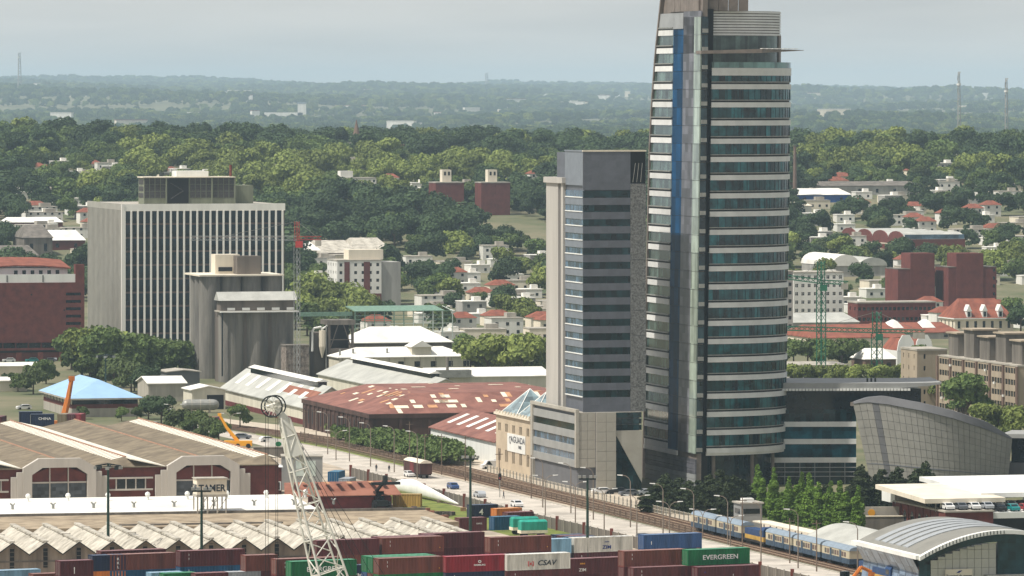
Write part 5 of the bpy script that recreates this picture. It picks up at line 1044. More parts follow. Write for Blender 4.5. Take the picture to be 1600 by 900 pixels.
# ---------------------------------------------------------------- goods wagon
c_ = G(666, 748); q = thing('goods_wagon', 'old brown covered goods wagon on the tracks', 'goods wagon', c_, R(107.3)); ln = 13.5; defm('wagon', (82,56,50), .9, .2, .5, streak=True)
MB().box(0, ln, -1.4, 1.4, 1.0, 3.5).build('body', M['wagon'], q); MB().prism([(-1.5, 3.5), (-1.1, 3.9), (-.4, 4.15), (.4, 4.15), (1.1, 3.9), (1.5, 3.5)], 'x', -.1, ln+.1).build('roof', M['cream'], q); MB().box(ln*.38, ln*.62, 1.4, 1.48, 1.1, 3.4).build('sliding_door', M['maroon'], q)
for k in range(9): MB().box(k*ln/8-.05, k*ln/8+.05, 1.4, 1.46, 1, 3.5).build('side_rib', M['bogie'], q)
for x in (1.5, ln-2.5):
    for y in (-.85, .7): MB().tube((x, y, .5), (x, y+.15, .5), .5, 12).tube((x+1, y, .5), (x+1, y+.15, .5), .5, 12).build('wheel_pair', M['bogie'], q)
MB().box(0, ln, -1.2, 1.2, .75, 1.0).build('underframe', M['bogie'], q)
# ---------------------------------------------------------------- street lamps, poles, signals
defm('lamp_pole', (128,116,104), .6, .1, 1); defm('lamp_head', (226,226,220), .5, .03, 1)
def lamp(px, pyb, pyt, dbl, label, flip=-1):
    p = G(px, pyb); h = ZT(pyt, p.y); q = thing('street_lamp', label, 'street lamp', p, R(rnd.uniform(-8, 8)), 'double arm street lamps' if dbl else 'single arm street lamps'); MB().tube((0, 0, 0), (0, 0, h-1.2), .14, 8, .09).build('pole', M['lamp_pole'], q)
    for s in ((-1, 1) if dbl else (flip,)):
        MB().path([(0, 0, h-1.25), (s*.35, 0, h-.5), (s*1.0, 0, h-.08), (s*1.7, 0, h+.02)], .07, 5).build('arm', M['lamp_pole'], q); MB().loft([(s*1.6, -.16, h-.08), (s*1.6, .16, h-.08), (s*1.6, .16, h+.14), (s*1.6, -.16, h+.14)], [(s*2.7, -.12, h+.04), (s*2.7, .12, h+.04), (s*2.7, .12, h+.16), (s*2.7, -.12, h+.16)]).build('lamp_head', M['lamp_head'], q)
SG = [(512,710,644),(546,721,652),(579,729,661),(616,738,666),(652,748,674),(848,793,716),(892,802,724),(927,812,731),(985,824,743),(1036,834,756),(1084,838,764),(1137,852,775),(1189,886,785),(1247,888,796),(1340,893,816),(1489,908,846),(1556,918,859)]
DB = [(525,719,673),(852,806,743),(899,817,753),(944,829,764),(995,834,774),(1046,842,784),(1098,838,796),(1141,854,806),(1396,908,861),(1462,918,874),(1534,928,889),(272,668,632),(360,682,646)]
for k, a in enumerate(SG): lamp(*a, False, f'tall single arm street lamp by the tracks, {ORD[k]} from the left')
for k, a in enumerate(sorted(DB)): lamp(*a, True, f'double arm street lamp along the road, {ORD[k]} from the left')
WP = [(476,692),(494,698),(640,728),(664,735),(690,742),(727,752),(780,765),(830,779),(1160,862),(1234,880),(1276,893),(1516,915),(1590,918)]
for k, (px, py) in enumerate(WP):
    p = G(px, py); q = thing('wooden_pole', f'slim brown utility pole beside the tracks, {ORD[k]} from the left', 'pole', p, R(17), 'utility poles'); hh = 8.5+(k % 3); MB().tube((0, 0, 0), (0, 0, hh), .14, 7, .09).build('shaft', M['sleeper'], q); MB().box(-.9, .9, -.06, .06, hh-.7, hh-.55).build('cross_arm', M['sleeper'], q)
for k, (px, py) in enumerate(((781, 777), (1393, 903), (1424, 920))):
    p = G(px, py); q = thing('railway_signal', f'black railway signal on a post, {ORD[k]} from the left', 'signal', p, 0, 'railway signals'); MB().cyl(0, 0, .09, 0, 4.4, 8).build('post', M['galv'], q); MB().box(-.35, .35, -.2, .1, 3.8, 5.2).build('signal_head', M['black'], q); MB().cyl(0, -.25, .1, 4.1, 4.3, 8).build('lens', M['letter_red'], q)
# people on the road verge
defm('skin', (170,124,100), .7, .05, 1); defm('dark_cloth', (52,54,64), .9, .1, 1); defm('light_cloth', (170,160,150), .9, .1, 1)
for k, (px, py) in enumerate(((588, 737), (608, 738), (787, 779))):
    q = thing('person', f'small figure in dark clothes walking beside the road, {ORD[k]} from the left', 'person', G(px, py), R(40*k)); v = [(0,0,.95),(0,0,1.15),(0,0,1.42),(0,0,1.55),(0,.02,1.68),(-.2,0,1.4),(-.25,.05,1.12),(-.24,-.05,.88),(.2,0,1.4),(.25,-.05,1.12),(.24,.08,.88),(-.1,.0,.9),(-.11,.1,.5),(-.11,.18,.06),(.1,0,.9),(.11,-.12,.5),(.11,-.1,.06),(-.11,.06,.03),(.11,-.24,.03)]; ed = [(0,1),(1,2),(2,3),(3,4),(2,5),(5,6),(6,7),(2,8),(8,9),(9,10),(0,11),(11,12),(12,13),(13,17),(0,14),(14,15),(15,16),(16,18)]; rd = [.15,.15,.17,.06,.11,.07,.05,.04,.07,.05,.04,.1,.07,.05,.1,.07,.05,.05,.05]
    me = bpy.data.meshes.new('body'); me.from_pydata(v, ed, []); me.materials.append(M['dark_cloth']); o = link('body', me, q); sk = o.modifiers.new('skin', 'SKIN'); o.modifiers.new('sub', 'SUBSURF').levels = 1
    for i, r_ in enumerate(rd): me.skin_vertices[0].data[i].radius = (r_, r_)
    me.skin_vertices[0].data[0].use_root = True; MB().sphere((0, .02, 1.68), .12, 10, 7, 1.2).build('head', M['skin'], q, smooth=True)

yr = random.Random(31); defm('pallet', (150,120,86), .9, .2, 2)
for k in range(16):
    px, py = (yr.uniform(640, 720), yr.uniform(796, 826)) if k < 9 else (yr.uniform(560, 640), yr.uniform(800, 812))
    q = thing('pallet_stack', 'small stack of timber pallets among the scrap in mid yard', 'pallets', G(px, py), yr.uniform(0, 3), 'pallet stacks in the mid yard')
    for j in range(yr.randint(2, 5)): MB().box(0, 1.2, 0, 1.0, j*.16, j*.16+.13).build('pallet', M['pallet'], q)
for k, (px, py, c) in enumerate(((26, 640, 'white'), (232, 668, 'silver'), (318, 664, 'white'), (344, 660, 'red'), (392, 686, 'grey'), (430, 690, 'white'), (470, 706, 'black'), (262, 646, 'white'))): car(G(px, py), R(20+37*k), c, f'{c} car near the silo yard, {ORD[sorted((26,232,318,344,392,430,470,262)).index(px)]} from the left', group='cars near the silo yard')
# ================================================================ THE CITY BEHIND
FOOT = []                                                  # footprints kept free of trees and houses
def DY(px, py):
    d = 1200
    while d < 3650:
        x = (px-800)*d/F
        if YH+(HC-terr(x, d))*F/d <= py: return Vector((x, d, terr(x, d)))
        d += 4
    return Vector(((px-800)*3600/F, 3600, terr((px-800)*3600/F, 3600)))
def keep(O, w, dp, a=A0, r=5, front=95):
    FOOT.append((O.x, O.y, math.cos(a), math.sin(a), -r, w+r, -r-front, dp+r))
def free(x, y, r=0, near=False):
    for (ox, oy, c, s, x0, x1, y0, y1) in FOOT:
        if near: y0 = -8
        dx, dy = x-ox, y-oy; u, v = dx*c+dy*s, -dx*s+dy*c
        if x0-r < u < x1+r and y0-r < v < y1+r: return False
    return True
def block(name, label, px, py, pr, pyt, dp, mw, rows, cols, cat='building', wh=1.3, ww=1.2, mroof=None, left=None, az=A0, parapet=.5, lrows=None, mg=None, frame=None):
    O = DY(px, py); q = thing(name, label, cat, O, az); w = right_len(O, pr, az); h = ZT(pyt, O.y)-O.z
    if left is not None: dp = left_len(O, left, az)
    fh_ = h/max(rows, 1); rr2 = [(fh_*(i+.3), min(fh_*(i+.3)+wh, fh_*(i+.92))) for i in range(rows)]
    facade(q, 'front', w, -2, h, rr2, grid(cols, w, min(ww, w/cols*.7)), mw, mg or M['dark_glass'], t=.3, frame=frame); lc_ = max(1, int(dp/4.5))
    facade(q, 'left', dp-.32, -2, h, rr2 if lrows is None else [], grid(lc_, dp-.32, min(ww, 1.4)), mw, mg or M['dark_glass'], t=.3, x0=.32)
    MB().box(.32, w-.02, .32, dp, -2, h-.1).build('rear_wall', mw, q); MB().box(-.15, w+.15, -.15, dp+.1, h, h+parapet).build('roof_slab', mroof or M['concrete'], q); keep(O, w, dp, az); return q, w, dp, h
defm('white_wall', (222,220,212), .9, .07, .2, streak=True); defm('grey_wall', (162,160,154), .9, .12, .25, streak=True); defm('beige_conc', (164,150,130), .9, .08, .3, streak=True); defm('brown_pier', (116,96,84), .9, .1, .3); defm('red_brick', (112,60,53), .9, .1, .3, rgb2=(92,48,44))
# five storey white and brick flats
q, w, dp, h = block('white_brick_flats', 'five storey white flats with red brick panels and blank grey side', 527, 482, 596, 408, 18, M['white_wall'], 6, 6)
for x0, x1, z0, z1 in ((.16, .28, .1, .98), (.60, .74, .3, .98), (.0, 1.0, .12, .3)): MB().box(w*x0, w*x1, -.08, -.01, h*z0, h*z1).build('brick_panel', M['red_brick'], q)
MB().box(w+.02, w*1.45, 1, dp, -1, h*.97).build('blank_side', M['grey_wall'], q); MB().box(w*.3, w*1.08, 3, 12, h+.5, h+4.5).build('penthouse', M['cream'], q); keep(Vector(q.location), w*1.5, dp, front=340)
# twin brick blocks
for k, (a, b, l_) in enumerate(((681, 725, 672), (752, 797, 744))):
    q, w, dp, h = block('brick_flats', ('left' if k == 0 else 'right')+' one of twin brick blocks with pale stair tower on the wooded slope', a, 337, b, 286, 16, M['red_brick'], 5, 1, ww=.1, left=l_-2); FOOT[-1] = FOOT[-1][:6]+(-215,)+FOOT[-1][7:]
    MB().box(w*.3, w*.62, 4, 9, h+.5, h+6.6).build('stair_tower', M['cream'], q)
    for x in (.36, .5): MB().box(w*x, w*x+1, 3.94, 4, h+3.8, h+5.6).build('tower_opening', M['black'], q)
q, w, dp, h = block('white_flats', 'long white low flats with raised block on the wooded slope', 524, 305, 588, 279, 14, M['white_wall'], 3, 9); MB().box(w*.15, w*.45, 2, 9, h+.5, h+4).build('raised_block', M['white_wall'], q)
block('small_brick_tower', 'small brick tower with white side right of the plant house', 456, 300, 469, 276, 6, M['red_brick'], 3, 1)
block('white_villa', 'white villa with stepped roofs in the far trees', 585, 270, 606, 258, 10, M['white_wall'], 2, 3)
# right-hand side
O = DY(1412, 397); q = thing('barrel_gable_warehouse', 'brick warehouse with four rounded gables and glazed side', 'warehouse', O); w = right_len(O, 1508); dp = left_len(O, 1314); h = ZT(374, O.y)-O.z; keep(O, w, dp)
MB().box(0, w, 0, dp, -2, h).build('wall', M['red_brick'], q)
for k in range(4):
    y0, y1 = dp*k/4, dp*(k+1)/4; P = [(y0+.3, h)]+[(y0+(y1-y0)*(.5-.47*math.cos(a*math.pi/8)), h+3.6*math.sin(a*math.pi/8)) for a in range(9)]+[(y1-.3, h)]
    MB().prism(P, 'x', -.02, .6).build('round_gable', M['red_brick'], q); P2 = [(a, b-.3) for a, b in P]; MB().prism(P2, 'x', .62, w).build('barrel_roof', M['grey_roof'], q)
MB().box(-.1, 0, 0, dp, h*.6, h*.66).build('string_course', M['cream'], q); MB().box(.5, w-.5, -.1, .0, h+.1, h+2.2).build('clerestory', M['sky_glass'], q)
for k in range(4): MB().box(w*(k+.6)/4, w*(k+.6)/4+1, -.15, 0, h*.2, h*.45).build('vent_hood', M['white_paint'], q)
# twin brick towers
for (nm, lab, a, b, yt, yb, dp_) in (('brick_tower_block', 'left windowless brick tower with raised shaft', 1403, 1461, 421, 487, 16), ('brick_tower_block', 'right windowless brick tower with raised shaft', 1482, 1557, 418, 487, 16)):
    O = DY(a, yb); q = thing(nm, lab, 'building', O); w = right_len(O, b); h = ZT(yt, O.y)-O.z; keep(O, w, dp_)
    MB().box(0, w, 0, dp_, -1, h).build('wall', M['red_brick'], q); x0, x1 = (w*.33, w*.98) if a == 1403 else (w*.16, w*.72); MB().box(x0, x1, -.3, dp_*.7, -1, ZT(396, O.y)-O.z).build('raised_shaft', M['red_brick'], q)
    for k in range(6): MB().box(w-1.5, w-.7, -.1, .0, 3+k*3.2, 4.2+k*3.2).build('slit_window', M['dark_glass'], q)
    MB().box(-.1, w+.1, -.1, dp_, h, h+.3).build('coping', M['dark_concrete'], q)
MBx = block('low_brick_school', 'low brick block with window rows below the left brick tower', 1340, 507, 1462, 474, 12, M['red_brick'], 2, 18, ww=1.6)
# steep red roofed house with dormers
O = DY(1492, 520); q = thing('dormer_house', 'pale house with steep red roof and three white dormers', 'house', O); w = right_len(O, 1583); dp = left_len(O, 1468); h = ZT(499, O.y)-O.z; hr = ZT(468, O.y+dp/2)-O.z-h; keep(O, w, dp)
facade(q, 'front', w, -1, h, [(h*.3, h*.85)], grid(7, w, 1.1), M['cream'], M['dark_glass']); facade(q, 'left', dp-.4, -1, h, [(h*.3, h*.85)], grid(4, dp-.4, 1.2), M['cream'], M['dark_glass'], x0=.4); MB().box(.4, w, .4, dp, -1, h-.1).build('rear_wall', M['cream'], q); MB().box(-.6, w+.6, -.6, dp+.5, h, h+.4).build('cornice', M['white_paint'], q)
z0 = h+.4; i_ = 4.5; f = [(-.5, -.5, z0), (w+.5, -.5, z0), (w+.5, dp+.4, z0), (-.5, dp+.4, z0)]; t_ = [(i_, dp/2-1, z0+hr), (w-i_, dp/2-1, z0+hr), (w-i_, dp/2+1, z0+hr), (i_, dp/2+1, z0+hr)]
for i in range(4): MB().quad(f[i], f[(i+1) % 4], t_[(i+1) % 4], t_[i]).build('roof_slope', M['tile'], q)
for k in range(3):
    x = w*(.24+.27*k); d_ = MB().box(x-.9, x+.9, -.2, 2.6, z0, z0+2.6).loft([(x-1.1, -.4, z0+2.6), (x+1.1, -.4, z0+2.6), (x, -.4, z0+5)], [(x-1.1, 3.5, z0+2.6), (x+1.1, 3.5, z0+2.6), (x, 3.5, z0+5)]).build('dormer', M['white_paint'], q); MB().box(x-.5, x+.5, -.26, -.2, z0+.5, z0+2.3).build('dormer_window', M['dark_glass'], d_)
# red tiled market halls
def lowhall(label, px, py, pr, pye, pyr, dp, mr, mw, name='tiled_hall', cat='hall', az=A0):
    O = DY(px, py); q = thing(name, label, cat, O, az); w = right_len(O, pr, az); h = ZT(pye, O.y)-O.z; rz_ = max(.6, ZT(pyr, O.y+dp/2)-O.z-h); keep(O, w, dp, az, 2); MB().box(0, w, 0, dp, -1.5, h).build('wall', mw, q)
    for y0, y1, s in ((-.4, dp/2, 0), (dp+.4, dp/2, 1)): f = [(-.4, y0, h), (w+.4, y0, h), (w-2, y1, h+rz_), (2, y1, h+rz_)]; MB().loft(f, [(a, b, c+.2) for a, b, c in f]).build('roof_slope', mr, q)
    for x0, x1 in ((-.4, 2), (w+.4, w-2)): f = [(x0, -.4, h), (x0, dp+.4, h), (x1, dp/2, h+rz_)]; MB().loft(f, [(a, b, c+.2) for a, b, c in f]).build('roof_hip', mr, q)
    for k in range(max(2, int(w/9))): MB().box(w*(k+.4)/max(2, int(w/9)), w*(k+.4)/max(2, int(w/9))+1.4, -.05, .02, h*.3, h*.7).build('window', M['dark_glass'], q)
    return q, w, h
lowhall('wide red tiled hall behind the green cranes', 1272, 541, 1420, 529, 508, 40, M['tile'], M['cream']); q, w, h = lowhall('second red tiled hall in front of the dormer house', 1375, 531, 1500, 521, 505, 30, M['tile'], M['grey_wall'])
for x in (.2, .6): MB().loft([(w*x, 6, h+1.6), (w*x+5, 6, h+1.6), (w*x+5, 12, h+3.4), (w*x, 12, h+3.4)], [(w*x+2, 8, h+4.2), (w*x+3, 8, h+4.2), (w*x+3, 11, h+4.5), (w*x+2, 11, h+4.5)]).build('roof_light', M['white_paint'], q)
lowhall('grey gabled shed left of the tiled halls', 1226, 520, 1342, 505, 490, 24, M['grey_roof'], M['grey_wall'], 'grey_shed', 'shed')
block('white_apartment', 'white apartment block with blue framed balconies behind the tall green crane', 1240, 505, 1318, 427, 16, M['white_wall'], 6, 8, frame=M['white_paint'])
block('grey_apartment', 'narrow grey apartment block against the tower edge', 1212, 530, 1239, 425, 14, M['grey_wall'], 8, 3)
O = DY(1402, 575); q = thing('white_chapel_front', 'white building with curved gable fronts beside the second green crane', 'building', O); w = right_len(O, 1458); h = ZT(548, O.y); keep(O, w, 16); MB().box(0, w, 0, 16, 0, h).build('wall', M['white_paint'], q)
for k in range(2):
    x0, x1 = w*k*.5, w*(k*.5+.5); P = [(x0, h), (x0+.6, h+3), (x0+(x1-x0)*.3, h+5), (x0+(x1-x0)*.7, h+5), (x1-.6, h+3), (x1, h)]; MB().prism(P, 'y', -.05, .5).build('curved_gable', M['white_paint'], q)
    MB().loft([(x0, .5, h), (x1, .5, h), ((x0+x1)/2, .5, h+3.8)], [(x0, 16, h), (x1, 16, h), ((x0+x1)/2, 16, h+3.8)]).build('roof', M['tile'], q)
q, w, h = lowhall('bright white roofed workshop beside the second green crane', 1352, 580, 1400, 562, 545, 14, M['white_roof'], M['brown_pier'], 'workshop', 'workshop'); q, w, h = lowhall('low white parapet building left of the bright plane trees', 1222, 592, 1324, 572, 566, 14, M['concrete'], M['white_wall'], 'white_terrace', 'building')
# concrete flats at the right edge
O = G(1590, 664); q = thing('concrete_flats', 'beige concrete flats with dark piers and raised tanks at right edge', 'building', O); dp = left_len(O, 1466); h = ZT(573, O.y); w = 20; keep(O, w, dp)
fr_ = [(h*(i+.35)/5, h*(i+.35)/5+1.5) for i in range(5)]; cs = []
for b_ in range(6):
    for k in range(4): cs.append((dp*b_/6+1.4+k*(dp/6-2)/4, dp*b_/6+1.4+(k+.85)*(dp/6-2)/4))
facade(q, 'left', dp, 0, h, fr_, cs, M['beige_conc'], M['dark_glass'], t=.35); MB().box(.4, w, 0, dp, 0, h-.1).build('body', M['beige_conc'], q)
for b_ in range(7): MB().box(-.5, -.02, dp*b_/6-.5, dp*b_/6+.6, 0, h).build('pier', M['brown_pier'], q)
MB().box(-.1, w, -.1, dp, h, h+.4).build('roof_slab', M['concrete'], q)
for b_ in range(5): y = dp*(b_+.15)/5; hh = 6.5+1.5*(b_ % 2); MB().box(2, 9, y, y+dp/8, h+.4, h+hh).build('tank_house', M['dark_concrete'], q); MB().box(1.4, 9.6, y-.6, y+dp/8+.6, h+hh, h+hh+.4).build('tank_roof', M['beige_conc'], q)
for b_ in range(9): MB().box(-.55, -.1, dp*(b_+.4)/9, dp*(b_+.4)/9+.8, h*(.25+.2*(b_ % 4)), h*(.25+.2*(b_ % 4))+.6).build('air_unit', M['white_paint'], q)
q, w, dp, h = block('beige_annexe', 'plain beige concrete block left of the concrete flats', 1433, 640, 1480, 548, 14, M['beige_conc'], 5, 2, ww=.6)
# barrel sheds, blue shed, chimney, far sheds
O = DY(1300, 434); q = thing('barrel_shed', 'grey barrel roofed sheds with round gable end', 'shed', O); w = right_len(O, 1386); keep(O, w, 40); h = 5
for k in range(2):
    x0, x1 = w*k/2, w*(k+1)/2; P = [(x0+(x1-x0)*(.5-.5*math.cos(a*math.pi/8)), h+(5 if k == 0 else 3.6)*math.sin(a*math.pi/8)) for a in range(9)]; MB().prism([(x0, -1)]+P+[(x1, -1)], 'y', 0, .4).build('round_gable', M['grey_wall'], q); MB().prism(P, 'y', -.5, 45).build('barrel_roof', M['grey_roof'] if k else M['white_roof'], q)
MB().box(.2, w-.2, .42, 44, -1, h).build('wall', M['grey_wall'], q)
q, w, h = lowhall('blue walled shed with white roof right of the glass tower', 1215, 318, 1330, 305, 295, 30, M['white_roof'], mat('blue_wall', (40,84,150), .8, .08, .3), 'blue_shed', 'shed'); lowhall('low grey shed below the blue one', 1222, 337, 1268, 322, 316, 16, M['cream'], M['white_wall'], 'grey_store', 'store'); lowhall('long dark factory roof far right of the tower', 1275, 306, 1440, 291, 284, 30, M['dark_concrete'], M['grey_wall'], 'factory', 'factory')
p = DY(1242, 318); q = thing('brick_chimney', 'slender pale brick chimney right of the glass tower', 'chimney', p, 0); MB().tube((0, 0, -1), (0, 0, ZT(228, p.y)-p.z), 1.3, 12, .7).build('shaft', M['brown_pier'], q); MB().cyl(0, 0, .9, ZT(229, p.y)-p.z, ZT(227, p.y)-p.z, 12).build('rim', M['dark_concrete'], q)
lowhall('old white gabled shed behind the red crane', 446, 408, 500, 392, 374, 40, M['white_roof'], M['grey_wall'], 'old_shed', 'shed'); lowhall('rust streaked shed right of the red crane', 498, 408, 560, 396, 376, 40, M['cream_roof'], M['maroon'], 'old_shed', 'shed'); lowhall('rust streaked shed with monitor before the plane trees', 555, 406, 612, 392, 372, 40, M['cream_roof'], M['maroon'], 'old_shed', 'shed')
lowhall('dark gabled hall left of the finned block', 38, 402, 82, 372, 352, 30, M['dark_concrete'], M['dark_concrete'], 'dark_hall', 'hall'); lowhall('white roofed brick hall left of the finned block', 76, 392, 133, 376, 360, 26, M['white_roof'], M['red_brick'], 'brick_hall', 'hall'); lowhall('long white roofed store behind the dark hall', 8, 358, 98, 348, 340, 14, M['white_roof'], M['red_brick'], 'long_store', 'store'); lowhall('arched grey hall roof at the left behind the tanks', 0, 418, 60, 400, 384, 30, M['dark_concrete'], M['grey_wall'], 'grey_hall', 'hall')
# small houses
HV = []
def house_proto(w, dp, h, mw, kind):
    p = {}; p['wall'] = MB().box(0, w, 0, dp, -3, h).mesh('wall', mw)
    if kind == 'flat': p['roof'] = MB().box(-.15, w+.15, -.15, dp+.15, h, h+.35).box(w*.55, w*.85, dp*.3, dp*.7, h+.35, h+2).mesh('roof', M['concrete'] if w > 10 else M['white_roof'])
    else:
        mm = MB(); z = h+2.2; e = .4; f = [(-e, -e, h), (w+e, -e, h), (w+e, dp+e, h), (-e, dp+e, h)]; t = [(w*.3, dp/2, z), (w*.7, dp/2, z)]
        mm.quad(f[0], f[1], t[1], t[0]).quad(f[1], f[2], t[1]).quad(f[2], f[3], t[0], t[1]).quad(f[3], f[0], t[0]); p['roof'] = mm.mesh('roof', M['tile'])
    p['window'] = boxmesh('house_window', 1.1, .08, 1.2, M['dark_glass']); p['size'] = (w, dp, h); p['kind'] = kind; return p
for (w, dp, h, mw, kd) in ((9, 9, 3.6, 'white_wall', 'flat'), (12, 10, 6.5, 'white_wall', 'flat'), (15, 11, 4.2, 'cream', 'flat'), (10, 9, 6.2, 'grey_wall', 'flat'), (11, 9, 3.8, 'cream', 'tile'), (9, 8, 5.8, 'white_wall', 'tile'), (18, 12, 5, 'white_wall', 'flat'), (13, 10, 9, 'grey_wall', 'flat')): HV.append(house_proto(w, dp, h, M[mw], kd))
def add_house(p, v, az, label, group):
    P = HV[v]; w, dp, h = P['size']; q = thing('house', label, 'house', p, az, group); link('wall', P['wall'], q); link('roof', P['roof'], q)
    n = max(2, int(w/3.4))
    for fl_ in range(1 if h < 5 else (2 if h < 8 else 3)):
        for i in range(n): link('window', P['window'], q, (w*(i+.5)/n-.55, -.05, 1.1+fl_*2.9))
    keep(p, w, dp, az, 1.5, hr.choice((10, 30, 70)))
hr = random.Random(11)
ZN = [('right of the glass tower', 1235, 1600, 232, 300, 34), ('on the slope right of the tower', 1235, 1600, 300, 400, 36), ('among the roofs right of the tower', 1235, 1600, 400, 520, 32), ('between the silos and the dark block', 630, 850, 405, 510, 26), ('left of the finned block', 0, 132, 262, 405, 30), ('behind the finned block', 140, 660, 212, 318, 58), ('behind the white flats', 640, 860, 215, 310, 26), ('below the old sheds', 450, 530, 408, 470, 12), ('beyond the white factory', 560, 850, 505, 540, 12)]
for zn, xa, xb, ya, yb, n in ZN:
    c = 0; tries = 0
    while c < n and tries < n*14:
        tries += 1; p = DY(hr.uniform(xa, xb), hr.uniform(ya, yb)); v = hr.choice((0, 0, 0, 1, 2, 2, 3, 4, 5, 6)); w, dp, h = HV[v]['size']
        if not free(p.x+w/2, p.y+dp/2, 7, True): continue
        c += 1; kd = 'red tiled' if HV[v]['kind'] == 'tile' else 'flat roofed'; colr = {0: 'white', 1: 'white', 2: 'cream', 3: 'grey', 4: 'cream', 5: 'white', 6: 'long white', 7: 'tall grey'}[v]
        add_house(p, v, A0+hr.choice((0, 0, R(90)))*0+R(hr.uniform(-6, 6)), f'{colr} {kd} house {zn}', f'{colr} {kd} houses {zn}')
# far hazy factory, masts, church
def far(px, py, d): x = (px-800)*d/F; return Vector((x, d, terr(x, d)))
q = thing('far_factory', 'pale far factory with square tower in the haze', 'factory', far(413, 0, 12500), 0); s_ = 12500/F; MB().box(0, 60*s_, 0, 40, -15, 20*s_).build('hall', M['white_wall'], q); MB().box(52*s_, 65*s_, 0, 20, -15, 34*s_).build('tower', M['white_wall'], q); MB().box(51.5*s_, 65.5*s_, -.5, 20.5, 34*s_, 36*s_).build('tower_cap', M['coach_sky'], q)
for k, (px, d, yt, lab) in enumerate(((30, 16000, 82, 'tall thin radio mast on the left skyline'), (760, 26000, 114, 'small radio mast on the middle skyline'), (1498, 6000, 112, 'tall radio mast, left of two at the right'), (1572, 5600, 122, 'tall radio mast at the right edge'))):
    p = far(px, 0, d); q = thing('radio_mast', lab, 'radio mast', p, 0, 'radio masts'); h = ZT(yt, d)-p.z; r_ = d*.00022
    for i in range(3): a = i*2.094; MB().tube((2*r_*math.cos(a), 2*r_*math.sin(a), -2), (r_*.7*math.cos(a), r_*.7*math.sin(a), h), r_*.45, 4).build('leg', M['grey_wall'], q)
    m = MB()
    for i in range(24): z0, z1 = h*i/24, h*(i+1)/24; a = i*2.094; m.tube((1.6*r_*math.cos(a), 1.6*r_*math.sin(a), z0), (1.6*r_*math.cos(a+2.094), 1.6*r_*math.sin(a+2.094), z1), r_*.3, 4)
    struct(m.build('lacing', M['grey_wall'], q), 'stuff'); MB().cyl(0, 0, r_*1.6, h*.86, h*.88, 8).build('dish', M['white_wall'], q)
p = far(557, 0, 3500); q = thing('church_spire', 'brown church spire rising from the far trees', 'church', p); MB().box(-2.2, 2.2, -2.2, 2.2, -3, 15).build('tower', M['brown_pier'], q); MB().tube((0, 0, 15), (0, 0, 24), 2.2, 8, .15).build('spire', M['brown_pier'], q); MB().box(-4, 4, 4, 24, -3, 9).build('nave', M['brown_pier'], q)
# ---------------------------------------------------------------- tower cranes
def tower_crane(label, px, py, yj, ya, xl, xr, mm, mtop, slope=0, w=2.0, th=1.0):
    p = G(px, py); q = thing('tower_crane', label, 'tower crane', p, 0, 'tower cranes'); d = p.y; h = ZT(yj, d); ha = ZT(ya, d); w /= 2
    def lat(a, b, ww, hh, n, mt, nm):
        a, b = Vector(a), Vector(b); ax = (b-a).normalized(); s1 = ax.orthogonal().normalized() if abs(ax.z) > .8 else Vector((0, 1, 0)); s2 = ax.cross(s1); C4 = [s1*ww*i+s2*hh*j for i, j in ((-1, -1), (1, -1), (1, 1), (-1, 1))]; m = MB(); lac = MB()
        for c in C4: m.tube(a+c, b+c, .2*th, 4)
        for k in range(n):
            u, v = a+(b-a)*(k/n), a+(b-a)*((k+1)/n)
            for i in range(4): lac.tube(u+C4[i], v+C4[(i+1) % 4], .11*th, 4)
        o = m.build(nm, mt, q); struct(o, 'stuff'); struct(lac.build('lacing', mt, o), 'stuff')
    lat((0, 0, 0), (0, 0, h-1), w, w, int(h/2.2), mm, 'mast'); lat((0, 0, h-1), (0, 0, ha), w*.8, w*.8, 4, mtop, 'tower_head')
    xa, xb = (xl-px)*d/F, (xr-px)*d/F; lat((xa, 0, h+slope), (0, 0, h), .55, .6, int(abs(xa)/1.6), mm, 'jib'); lat((0, 0, h), (xb, 0, h-slope*.3), .6, .5, max(3, int(abs(xb)/1.6)), mtop, 'counter_jib')
    MB().box(xb*.75, xb, -.9, .9, h-2.4, h-.6).build('counterweight', M['concrete'], q); MB().box(-.4, 1.8, -1.8, -.4, h-2.8, h-.9).build('cab', mtop, q)
    for x in (xa*.7, xb*.8): MB().tube((0, 0, ha), (x, 0, h+.5), .07, 4).build('tie_bar', M['galv'], q)
    MB().box(-2.4, 2.4, -2.4, 2.4, 0, .8).build('base', M['concrete'], q)
defm('crane_green', (38,104,78), .5, .1, 1); defm('crane_red', (176,60,58), .5, .1, 1); defm('crane_grey', (158,160,158), .5, .1, 1)
tower_crane('tall green tower crane right of the glass tower', 1283, 592, 440, 408, 1226, 1325, M['crane_green'], M['crane_green'], 1.5); tower_crane('second green tower crane above the bright plane trees', 1370, 590, 517, 487, 1228, 1445, M['crane_green'], M['crane_green'], .8, 2.4); tower_crane('grey tower crane with red head before the silos', 464, 606, 372, 346, 298, 502, M['crane_grey'], M['crane_red'], 0, 1.3, .45)
